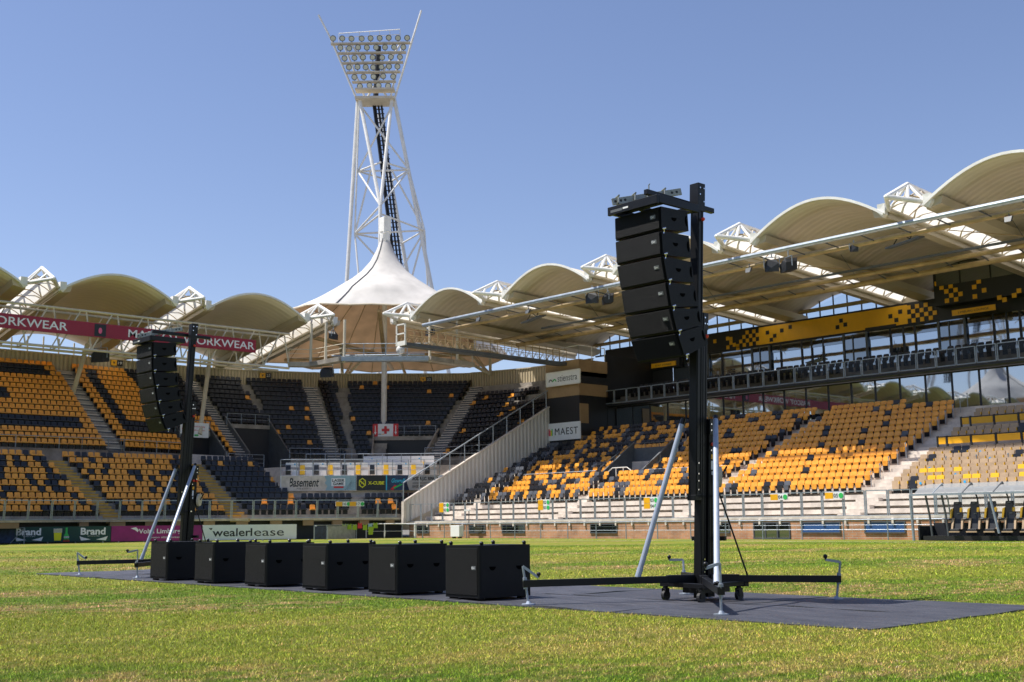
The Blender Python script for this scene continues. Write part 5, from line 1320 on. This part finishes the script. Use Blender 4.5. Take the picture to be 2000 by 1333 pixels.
lettering('LASER', BO+BU*(L_*.315)+Vector((0, 0, .58))+nB*.024, BU, (0, 0, 1), L_*.075, .18, M['ink'], t, .006, bold=.02); lettering('GAME', BO+BU*(L_*.32)+Vector((0, 0, .36))+nB*.024, BU, (0, 0, 1), L_*.065, .18, M['ink'], t, .006, bold=.02)
over([(L_*.325, .17), (L_*.385, .17), (L_*.385, .28), (L_*.325, .28)], 'sred', 'red_strip')
over([(L_*.465, .0), (L_*.645, .0), (L_*.645, 1), (L_*.465, 1)], 'ink', 'black_field')
over([(L_*.645, .0), (L_*.652, .0), (L_*.652, 1), (L_*.645, 1)], 'cyan', 'cyan_strip', .018)
lettering('X-CUBE', BO+BU*(L_*.535)+Vector((0, 0, .38))+nB*.024, BU, (0, 0, 1), L_*.10, .22, M['lyel'], t, .006, bold=.03)
hx = L_*.5; over([(hx+.26*math.sin(R_(60*k)), .5+.33*math.cos(R_(60*k))) for k in range(6)], 'lyel', 'hexagon', .022)
over([(hx+.20*math.sin(R_(60*k)), .5+.26*math.cos(R_(60*k))) for k in range(6)], 'ink', 'hexagon_hole', .03)
for a, c in (((-.14, .62), (.14, .38)), ((-.14, .38), (.14, .62))): over([(hx+a[0]-.02, a[1]-.03), (hx+c[0]-.02, c[1]-.03), (hx+c[0]+.02, c[1]+.03), (hx+a[0]+.02, a[1]+.03)], 'lyel', 'cross_stroke', .037)
over([(L_*.652, .0), (L_*.79, .0), (L_*.775, .5), (L_*.785, 1), (L_*.652, 1)], 'deepblue', 'night_field')
lettering('Glowgolf', BO+BU*(L_*.68)+Vector((0, 0, .42))+nB*.026, BU, (0, 0, 1), L_*.085, .36, M['cyan'], t, .006, shear=.3, bold=.02)
over([(L_*.67, .05), (L_*.69, .0), (L_*.715, .28), (L_*.70, .36)], 'sred', 'red_stroke', .024); over([(L_*.69, .18), (L_*.70, .1), (L_*.75, .38), (L_*.74, .44)], 'lgreen', 'green_stroke', .025)
lettering('RODA J.C. RING 2', BO+BU*(L_*.81)+Vector((0, 0, .58))+nB*.012, BU, (0, 0, 1), L_*.16, .3, M['ink'], t, .006, bold=.02)
lettering('BASEMENTFUN', BO+BU*(L_*.81)+Vector((0, 0, .16))+nB*.012, BU, (0, 0, 1), L_*.12, .18, M['inkgrey'], t, .006)
over([(L_*.81, .45), (L_*.96, .45), (L_*.96, .49), (L_*.81, .49)], 'inkgrey', 'rule')
railing('platform_rail', [BO+Vector((0, 0, 1.0)), BO+BU*BL_*.98+Vector((0, 0, 1.0))], 1.05, ES, mids=2, step=1.0)
# tables and wheelchair-row chairs on the platform
P0 = BO+Vector((-.35, .25, 1.0)); 
for i in range(11):
    o = P0+BU*(.25+i*.93)-nB*1.0; t = thing('platform_table', o, 'white folding table on the corner platform, %s from its left end' % ordw(i), 'table', 'white tables on the corner platform')
    b = MB(); b.hexa([o+Vector((0, 0, .62)), o+BU*.84+Vector((0, 0, .62)), o+BU*.84-nB*.4+Vector((0, 0, .62)), o-nB*.4+Vector((0, 0, .62)), o+Vector((0, 0, .92)), o+BU*.84+Vector((0, 0, .92)), o+BU*.84-nB*.05+Vector((0, 0, .92)), o-nB*.05+Vector((0, 0, .92))]); part('top', b, M['signw'], t)
    b = MB(); b.hexa([o+BU*.38, o+BU*.84, o+BU*.84-nB*.04, o+BU*.38-nB*.04, o+BU*.38+Vector((0, 0, .42)), o+BU*.84+Vector((0, 0, .42)), o+BU*.84-nB*.04+Vector((0, 0, .42)), o+BU*.38-nB*.04+Vector((0, 0, .42))]); part('front_panel', b, M['signw'], t)
    if i % 2 == 0: b = MB(); b.prism([o+BU*(.6+.05*math.cos(R_(40*k)))+nB*.01+Vector((0, 0, .82+.05*math.sin(R_(40*k)))) for k in range(9)], nB*.01); part('sticker', b, M['blue'], t)
    c = o+BU*.18+nB*.25; mt = 'yellow' if i % 2 else 'navy'
    t = thing('platform_chair', c, '%s chair at the white tables, %s from the left end of the platform' % ('yellow' if i % 2 else 'black', ordw(i)), 'chair', 'chairs on the corner platform')
    b = MB(); w_ = BU*.17
    b.hexa([c-w_+Vector((0, 0, .40)), c+w_+Vector((0, 0, .40)), c+w_-nB*.06+Vector((0, 0, .40)), c-w_-nB*.06+Vector((0, 0, .40)), c-w_*.9-nB*.08+Vector((0, 0, .78)), c+w_*.9-nB*.08+Vector((0, 0, .78)), c+w_*.9-nB*.14+Vector((0, 0, .78)), c-w_*.9-nB*.14+Vector((0, 0, .78))]); part('backrest', b, M[mt], t, bevel=.02)
    b = MB(); b.hexa([c-w_+nB*.08+Vector((0, 0, .1)), c+w_+nB*.08+Vector((0, 0, .1)), c+w_+nB*.02+Vector((0, 0, .1)), c-w_+nB*.02+Vector((0, 0, .1)), c-w_+nB*.1+Vector((0, 0, .40)), c+w_+nB*.1+Vector((0, 0, .40)), c+w_+nB*.03+Vector((0, 0, .40)), c-w_+nB*.03+Vector((0, 0, .40))]); part('seat_pan', b, M[mt], t, bevel=.02)
o = Vector((-71.0, 49.6, 4.95)); u_ = Vector((.62, .784, 0)); n_ = u_.cross(Vector((0, 0, 1)))
for i in range(3):
    a = o+u_*(1.72*i); t, txt, shape = board('white_desk', 'long white panelled desk on the raised step below the red cross, %s part' % ('left', 'middle', 'right')[i], a, u_, 1.68, .85, 'signw', cat='desk', group='white desks on the corner platform')
    if i != 1: shape(circ(.6, .65, .06), 'blue', 'sticker')
for i, (q, mt) in enumerate(((.9, 'yellow'), (3.0, 'navy'), (4.3, 'yellow'))):
    c = o+u_*q+n_*.3; t = thing('desk_chair', c, '%s chair in front of the long white desk%s' % ('black' if mt == 'navy' else 'yellow', ('', ', in the middle', '')[i] if i == 1 else (', at its left' if i == 0 else ', at its right')), 'chair', 'chairs on the corner platform')
    b = MB(); w_ = u_*.18; b.hexa([c-w_, c+w_, c+w_-n_*.06, c-w_-n_*.06, c-w_-n_*.1+Vector((0, 0, .4)), c+w_-n_*.1+Vector((0, 0, .4)), c+w_-n_*.16+Vector((0, 0, .4)), c-w_-n_*.16+Vector((0, 0, .4))]); part('backrest', b, M[mt], t, bevel=.02)
    b = MB(); b.box(c.x-.15, c.x+.15, c.y-.15, c.y+.15, 4.85, 4.97); part('seat', b, M[mt], t)
b = MB(); x0 = Vector((-66.3, 49.5, 4.95))
railing('platform_rail', [(-70.2, 44.2, 4.95), (-66.3, 49.5, 4.95), (-62.1, 54.9, 4.95)], .8, ES, mids=1)
# red cross sign
o = surf(U2, U3, int(10.4*SUB), 3.4/15)+Vector((0, 0, UZ(4)+.15)); q_ = surf(U2, U3, int(11.3*SUB), 3.4/15); ux = Vector((q_.x-o.x, q_.y-o.y, 0)).normalized()
t, txt, shape = board('first_aid_sign', 'white and red sign with a red cross and white arrows over the corner exit', o, ux, 2.0, .98, 'signw', group='signs over the exits')
shape([(0, 0), (.4, 0), (.4, .98), (0, .98)], 'sred', 'red_field'); shape([(1.6, 0), (2, 0), (2, .98), (1.6, .98)], 'sred', 'red_field')
shape([(.9, .2), (1.1, .2), (1.1, .4), (1.3, .4), (1.3, .6), (1.1, .6), (1.1, .8), (.9, .8), (.9, .6), (.7, .6), (.7, .4), (.9, .4)], 'sred', 'red_cross')
for x in (.2, 1.8):
    b = MB(); b.prism([o+ux*(x+a)+ux.cross(Vector((0, 0, 1)))*.016+Vector((0, 0, z)) for a, z in ((-.03, .85), (-.03, .35), (-.1, .35), (0, .12), (.1, .35), (.03, .35), (.03, .85))], ux.cross(Vector((0, 0, 1)))*.008); part('arrow', b, M['signw'], t)
o = surf(U2, U3, 4*SUB, 2.6/15)+Vector((.2, 0, UZ(4)-.35)); 
t, txt, shape = board('information_sign', 'white sign with red print over the exit behind the far mast', o, (0, 1, 0), 2.2, 1.05, 'signw', group='signs over the exits')
shape(circ(.4, .6, .28), 'sred', 'red_dot'); txt('Nooduitgang', .8, .7, 1.1, .14, 'sred'); txt('vrijhouden', .8, .45, 1.1, .12, 'sred'); shape([(1.1, .1), (1.4, .1), (1.4, .22), (1.1, .22)], 'lgreen', 'green_tag')
# section plates on the corrugated wall
def plates(k, z, lab, num):
    p = Vector((*back[k], z)); q = Vector((*back[k+1], z)); ux = (q-p).normalized(); n = ux.cross(Vector((0, 0, 1))); o = p+n*.12
    t, txt, shape = board('section_plate', lab, o, ux, .95, .42, 'ink', group='section plates')
    shape([(0, 0), (.46, 0), (.46, .42), (0, .42)], 'fyel', 'yellow_half')
    b = MB(); b.prism([o+ux*(.23+a)+Vector((0, 0, zz))+n*.018 for a, zz in ((-.1, .32), (0, .1), (.1, .32), (0, .26))], n*.006); part('arrow', b, M['ink'], t)
    txt(num, .56, .12, .3, .2, 'signw')
plates(7*SUB+2, 12.7, 'orange and black section plate on the corrugated wall above the middle stair', '22'); plates(10*SUB+4, 12.6, 'orange and black section plate on the corrugated wall right of the tent mast', '23'); plates(3*SUB+4, 12.85, 'orange and black section plate on the corrugated wall left of the far mast', '19')
# small gate plates on the fences
def tagplate(x, y, z, ux, kind, lab, txts):
    t, txt, shape = board('gate_plate', lab, (x, y, z), ux, .95, .3*len(txts), 'signw', group='gate number plates')
    for i, s_ in enumerate(txts[::-1]):
        z0 = .3*i
        shape([(0, z0), (.42, z0), (.42, z0+.28), (0, z0+.28)], 'fyel', 'yellow_field'); txt('N', .13, z0+.07, .14, .15, 'ink'); txt(s_, .45, z0+.06, .22, .17, 'ink')
        shape(circ(.83, z0+.14, .12), 'lgreen', 'green_dot')
tagplate(-33.6, 46.9, 1.83, (1, 0, 0), 0, 'single yellow, white and green plate N 04, left one right of the mast', ['04']); tagplate(-30.6, 46.9, 1.83, (1, 0, 0), 0, 'single yellow, white and green plate N 05, nearest the dugout', ['05'])
tagplate(-41.6, 46.9, 1.55, (1, 0, 0), 0, 'double plate N 03 and N 04 on the fence left of the near mast', ['03', '04']); tagplate(-49.7, 46.9, 1.6, (1, 0, 0), 0, 'double plate N 02 and N 03 on the fence left of the brace', ['02', '03']); tagplate(-58.8, 46.9, 1.6, (1, 0, 0), 0, 'double plate N 01 and N 02 on the fence near the sloping wall', ['01', '02'])
for i, k in enumerate((22, 23)):
    p = FR_[k]; tagplate(p[0]+.15, p[1], 2.05, (.35, .93, 0), 0, 'plate on the corner fence below the banner, %s of two' % ('left', 'right')[i], (['16'], ['17'])[i])

# ---------------------------------------------------------------- pitch-side hoardings
HP = [(-69.2, 24.2), (-65.4, 28.4), (-62.4, 32.5), (-61.2, 38.0)]
def hoard(i, j, name, label, mt, h=.86, o=None, e=None):
    a = Vector((*(o or HP[i]), .09)); c = Vector((*(e or HP[j]), .09)); ux = (c-a).normalized(); w = (c-a).length-.03
    t, txt, shape = board(name, label, a, ux, w, h, mt, thick=.1, cat='hoarding', group='hoardings along the pitch')
    b = MB(); n = ux.cross(Vector((0, 0, 1)))
    for q in (.08, .36, .64, .92): b.bar(a+ux*w*q-n*.12-Vector((0, 0, .09)), a+ux*w*q-n*.12+Vector((0, 0, h)), .05, .05)
    part('support', b, M['galv'], t); return w, txt, shape
w, txt, shape = hoard(0, 1, 'beer_hoarding', 'dark green hoarding with white Brand lettering, a beer glass and a bottle', 'dgreen')
for x in (.03, .68):
    txt('Brand', w*x+.1, .38, w*.25, .40, 'signw', bold=.03); txt('BIERBROUWERIJ', w*(x+.07)+.1, .29, w*.12, .04, 'signw')
    for s_ in (-1, 1): shape([(w*(x+.15)+s_*.15, .12), (w*(x+.15)+s_*.55, .22), (w*(x+.15)+s_*.8, .3), (w*(x+.15)+s_*.7, .06)][::s_], 'signw', 'flourish')
shape([(w*.435, .08), (w*.50, .08), (w*.51, .72), (w*.425, .72)], 'lyel', 'beer'); shape([(w*.425, .52), (w*.51, .52), (w*.51, .74), (w*.425, .74)], 'signw', 'foam')
shape([(w*.53, .05), (w*.585, .05), (w*.58, .35), (w*.565, .5), (w*.565, .8), (w*.545, .8), (w*.545, .5), (w*.53, .35)], 'lgreen', 'bottle_shape'); shape([(w*.53, .22), (w*.583, .22), (w*.583, .32), (w*.53, .32)], 'signw', 'bottle_label'); shape([(w*.525, .02), (w*.59, .02), (w*.58, .16), (w*.53, .16)], 'sred', 'bottle_foot')
w, txt, shape = hoard(1, 2, 'purple_hoarding', 'purple hoarding with white Volta Limburg lettering behind the far mast', 'purple')
txt('Volta Limburg', w*.30, .34, w*.46, .34, 'signw', bold=.02); txt('woon altijd beter', w*.42, .12, w*.34, .14, 'signw')
shape([(w*.21, .72), (w*.27, .78), (w*.30, .62), (w*.29, .5), (w*.26, .62)], 'signw', 'wing')
w, txt, shape = hoard(2, 3, 'white_hoarding', 'white hoarding with black wealerlease lettering at the right end of the hoardings', 'signw')
txt('wealer', w*.10, .2, w*.40, .46, 'ink', bold=.012); txt('lease', w*.50, .2, w*.36, .46, 'ink'); shape([(w*.06, .68), (w*.10, .68), (w*.085, .56)], 'ink', 'arrow_mark')
b = MB()
rb = random.Random(4)
fl = [(-69.5, 22.5), (-66, 28.6), (-63.3, 32.3), (-61.4, 37.6)]
t = thing('dark_gate', (-69.2, 23.0, 0), 'dark blue panelled gate with a slanted brace at the left end of the hoardings', 'gate')
b = MB(); b.hexa([(-70.3, 22.6, .05), (-68.75, 24.8, .05), (-68.8, 24.85, .05), (-70.35, 22.65, .05), (-70.3, 22.6, .85), (-68.75, 24.8, .85), (-68.8, 24.85, .85), (-70.35, 22.65, .85)]); part('panel', b, M['deepblue'], t)
b = MB(); b.tube((-70.3, 22.55, .9), (-68.7, 24.75, .9), .03, 6); b.tube((-68.7, 24.75, 0), (-68.7, 24.75, .9), .03, 6); b.tube((-69.1, 24.1, 0), (-68.72, 24.7, .85), .03, 6); part('frame', b, M['galv'], t)
# gates and openings under the corner
t = thing('tunnel_gate', (-60.9, 40, 0), 'grey mesh gate with a slanted brace right of the white hoarding', 'gate')
for (p, q, m, n_) in (((-61.2, 39.2), (-61.6, 40.3), 'deepblue', 'dark_panel'), ((-61.9, 40.6), (-63.0, 43.4), 'galv', 'mesh_panel')):
    b = MB(); b.bar((p[0], p[1], .42), (q[0], q[1], .42), .05, .78); part(n_, b, M[m], t)
b = MB(); b.path([(-61.2, 39.2, .0), (-61.2, 39.2, .87), (-63.0, 43.5, .87), (-63.0, 43.5, 0)], .03, 6); b.tube((-61.3, 39.4, .85), (-61.7, 40.3, .03), .035, 6); b.tube((-61.85, 40.5, 0), (-61.85, 40.5, .87), .03, 6); part('frame', b, M['galv'], t)
t = thing('safety_vests', (-62.3, 43.3, 0), 'yellow-green hi-vis vests hanging in the dark opening right of the mesh gate', 'vests')
rw = random.Random(9)
for k in range(7):
    x = -62.75+.14*k; y = 42.4+.30*k; z = .72+rw.uniform(-.08, .05); w_ = .13
    b = MB(); b.prism([(x-w_*.5, y-w_, z-.1), (x+w_*.5, y+w_, z-.1), (x+w_*.4, y+w_*.8, z+.26), (x+.02, y+.03, z+.2), (x-.02, y-.03, z+.2), (x-w_*.4, y-w_*.8, z+.26)], (.05, -.03, 0)); part('vest', b, M['hivis' if k not in (3, 5) else ('sred' if k == 3 else 'paleblue')], t)
b = MB(); b.prism([(-61.95, 43.7, .25), (-61.85, 43.95, .25), (-61.8, 44.0, .75), (-61.97, 43.7, .75)], (.05, -.03, 0)); part('long_vest', b, M['hivis'], t)
t = thing('barrier_railing', (-63, 45, 0), 'white tubular railing before the dark opening left of the brick wall', 'railing')
b = MB(); b.path([(-63.2, 44.4, 0), (-63.2, 44.4, .92), (-60.9, 46.6, .92)], .035, 6); b.tube((-62.3, 45.2, 0), (-62.3, 45.2, .92), .035, 6); b.tube((-60.9, 46.6, 0), (-60.9, 46.6, .92), .09, 8)
b.tube((-63.2, 44.4, .45), (-60.9, 46.6, .45), .012, 5); b.tube((-62.3, 45.2, 0), (-62.2, 45.2, .5), .03, 5); part('rail', b, M['white'], t)
t = thing('equipment_box', (-55.9, 46.0, 0), 'white electrical cabinet on feet in front of the brick wall', 'cabinet')
b = MB(); b.box(-56.35, -55.5, 45.8, 46.15, .1, .78); part('body', b, M['signw'], t, bevel=.02)
b = MB(); b.box(-56.25, -56.15, 45.85, 46.1, 0, .1); b.box(-55.7, -55.6, 45.85, 46.1, 0, .1); part('feet', b, M['dgrey'], t)
t = thing('camera_post', (-55.2, 46.4, 0), 'thin post with a small camera rising beside the white cabinet', 'camera')
b = MB(); b.tube((-55.3, 46.4, 0), (-55.3, 46.4, 1.65), .03, 6); part('post', b, M['dgrey'], t); b = MB(); b.bar((-55.6, 46.3, 1.68), (-55.2, 46.4, 1.68), .1, .1); part('camera_body', b, M['signw'], t)

# ---------------------------------------------------------------- dugout
DG = thing('dugout', (-20, 45.3, 0), 'glazed team dugout shelter with curved frames in front of the main stand', 'dugout')
b = MB(); b.box(-24.9, -8, 45.1, 46.3, .02, .2); part('platform', b, M['fblack'], DG)
b = MB(); b.box(-25.0, -8, 46.2, 46.26, .2, .72); b.box(-25.05, -24.98, 45.0, 46.2, .02, .6); part('kick_panel', b, M['ink'], DG)
b = MB(); b.bar((-25.25, 44.9, 1.86), (-8, 44.9, 1.86), .08, .08); b.tube((-25.2, 44.9, 0), (-25.25, 44.9, 1.86), .06, 8); b.tube((-22.0+.4, 44.9, .3), (-21.9, 44.9, 1.86), .05, 7); part('front_frame', b, M['galv'], DG)
for k in range(13):
    x = -24.3+1.27*k; b = MB(); b.path([(x, 44.9, 1.85), (x+.1, 45.6, 2.3), (x+.0, 46.2, 1.7), (x, 46.45, .3)], .035, 6); part('roof_rib', b, M['dgrey'] if k else M['galv'], DG)
b = MB(); b.grid([[(x, 44.9, 1.87), (x, 45.4, 2.18), (x, 46.2, 2.32)] for x in (-25.1, -8)]); part('roof_glass', b, M['frost'], DG)
b = MB(); b.box(-25.0, -8, 46.3, 46.33, .5, 2.3); part('rear_glass', b, M['clear'], DG)
for x in (-24.6, -23.9): b = MB(); b.path([(x, 44.95, 1.85), (x+.05, 45.1, 1.0), (x+.1, 45.15, .05)], .045, 7); part('side_post', b, M['dgrey'], DG)
for row in (1, 0):
    for i in range(11):
        x = -23.45+.72*i+(.0 if row == 0 else -.26); y = 45.25+.45*row; z = .22+.42*row-.0
        nm = thing('bench_seat', (x, y, z), '%s racing-style bench seat, %s from the left in the %s dugout row' % ('black and beige' if row == 0 else 'black and yellow', ordw(i), ('front', 'back')[row]), 'dugout seat', 'padded seats in the dugout')
        b = MB(); b.prism([(x-.17, y-.02, z+.25), (x+.17, y-.02, z+.25), (x+.15, y+.1, z+.72), (x+.17, y+.12, z+.80), (x+.14, y+.14, z+.92), (x-.14, y+.14, z+.92), (x-.17, y+.12, z+.80), (x-.15, y+.1, z+.72)], (0, .08, 0)); part('backrest', b, M['ink'], nm, bevel=.02)
        for s_ in (-1, 1):
            b = MB(); b.prism([(x+s_*.17, y-.1, z+.25), (x+s_*.24, y-.1, z+.25), (x+s_*.24, y+.0, z+.62), (x+s_*.15, y+.02, z+.66)][::s_], (0, .1, .03)); part('side_bolster', b, M['beige' if row == 0 else 'yellow'], nm)
        b = MB(); b.box(x-.19, x+.19, y-.3, y+.02, z+.16, z+.26); part('cushion', b, M['ink'], nm, bevel=.02)
        b = MB(); b.box(x-.06, x+.06, y+.105, y+.115, z+.84, z+.88); part('embroidery', b, M['inkgrey'], nm)
        b = MB(); b.box(x-.22, x+.22, y-.34, y-.28, z+.12, z+.17); part('seat_edge', b, M['beige'], nm)

# ---------------------------------------------------------------- facing stand behind the camera, seen in the lounge glass
OP = thing('facing_stand', (-40, -35, 0), 'opposite stand with vaulted roof, seen reflected in the lounge windows', 'grandstand')
for bx in BAYX+[7.0]:
    vault(OP, (bx, -33.5, 0), (0, -1, 0), (1, 0, 0), 16, 3.95, 15.45, 1.55, 14.9, 1.2, M['vaultx'], nx=12, ny=4)
b = MB()
for k in range(9):
    c = Vector((-67.7+9.97*k, -33.8, 0)); b.tube(c+Vector((-.9, 0, 15.7)), c+Vector((-.9, -16, 15)), .12, 6); b.tube(c+Vector((.9, 0, 15.7)), c+Vector((.9, -16, 15)), .12, 6); b.tube(c+Vector((0, 1.8, 15.8)), c+Vector((0, -.2, 16.8)), .14, 6); b.tube(c+Vector((0, 1.8, 15.8)), c+Vector((.9, 0, 15.7)), .14, 6); b.tube(c+Vector((0, 1.8, 15.8)), c+Vector((-.9, 0, 15.7)), .14, 6); b.tube(c+Vector((0, -.2, 16.8)), c+Vector((0, -16, 16)), .13, 6)
part('truss', b, M['white'], OP)
b = MB()
for i in range(20): b.box(-70, 30, -33-.9*(i+1), -33-.9*i, 0, 1.6+.42*i)
part('terrace', b, M['dgrey'], OP)
b = MB(); b.box(-70, 30, -50.5, -50, 9, 15); part('rear_wall', b, M['corr'], OP)

# the far corner behind the camera repeats the tent and tower; it shows only as a reflection in the lounge glass
for src, lab in ((TN, 'white tent roof over the opposite corner, reflected in the lounge glass'), (FT, 'white floodlight tower behind the opposite tent, reflected in the lounge glass')):
    c = clone(src); mz = Matrix.Translation((-78, -38, 0)) @ Matrix.Rotation(R_(90), 4, 'Z') @ Matrix.Translation(-TC); c.matrix_world = mz @ Matrix.Translation(src.location); c['label'] = lab

# ---------------------------------------------------------------- remaining seats as one object
me = bpy.data.meshes.new('stadium_seats'); V = np.concatenate(STUFF.v)
me.from_pydata(V.tolist(), [], STUFF.f); me.update()
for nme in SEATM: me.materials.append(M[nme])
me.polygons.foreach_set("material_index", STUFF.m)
o = bpy.data.objects.new('stadium_seats', me); COL.objects.link(o)
tag(o, 'orange and black plastic seats filling the upper and far rows of the stands', 'seats', kind='stuff')
bpy.context.view_layer.update()
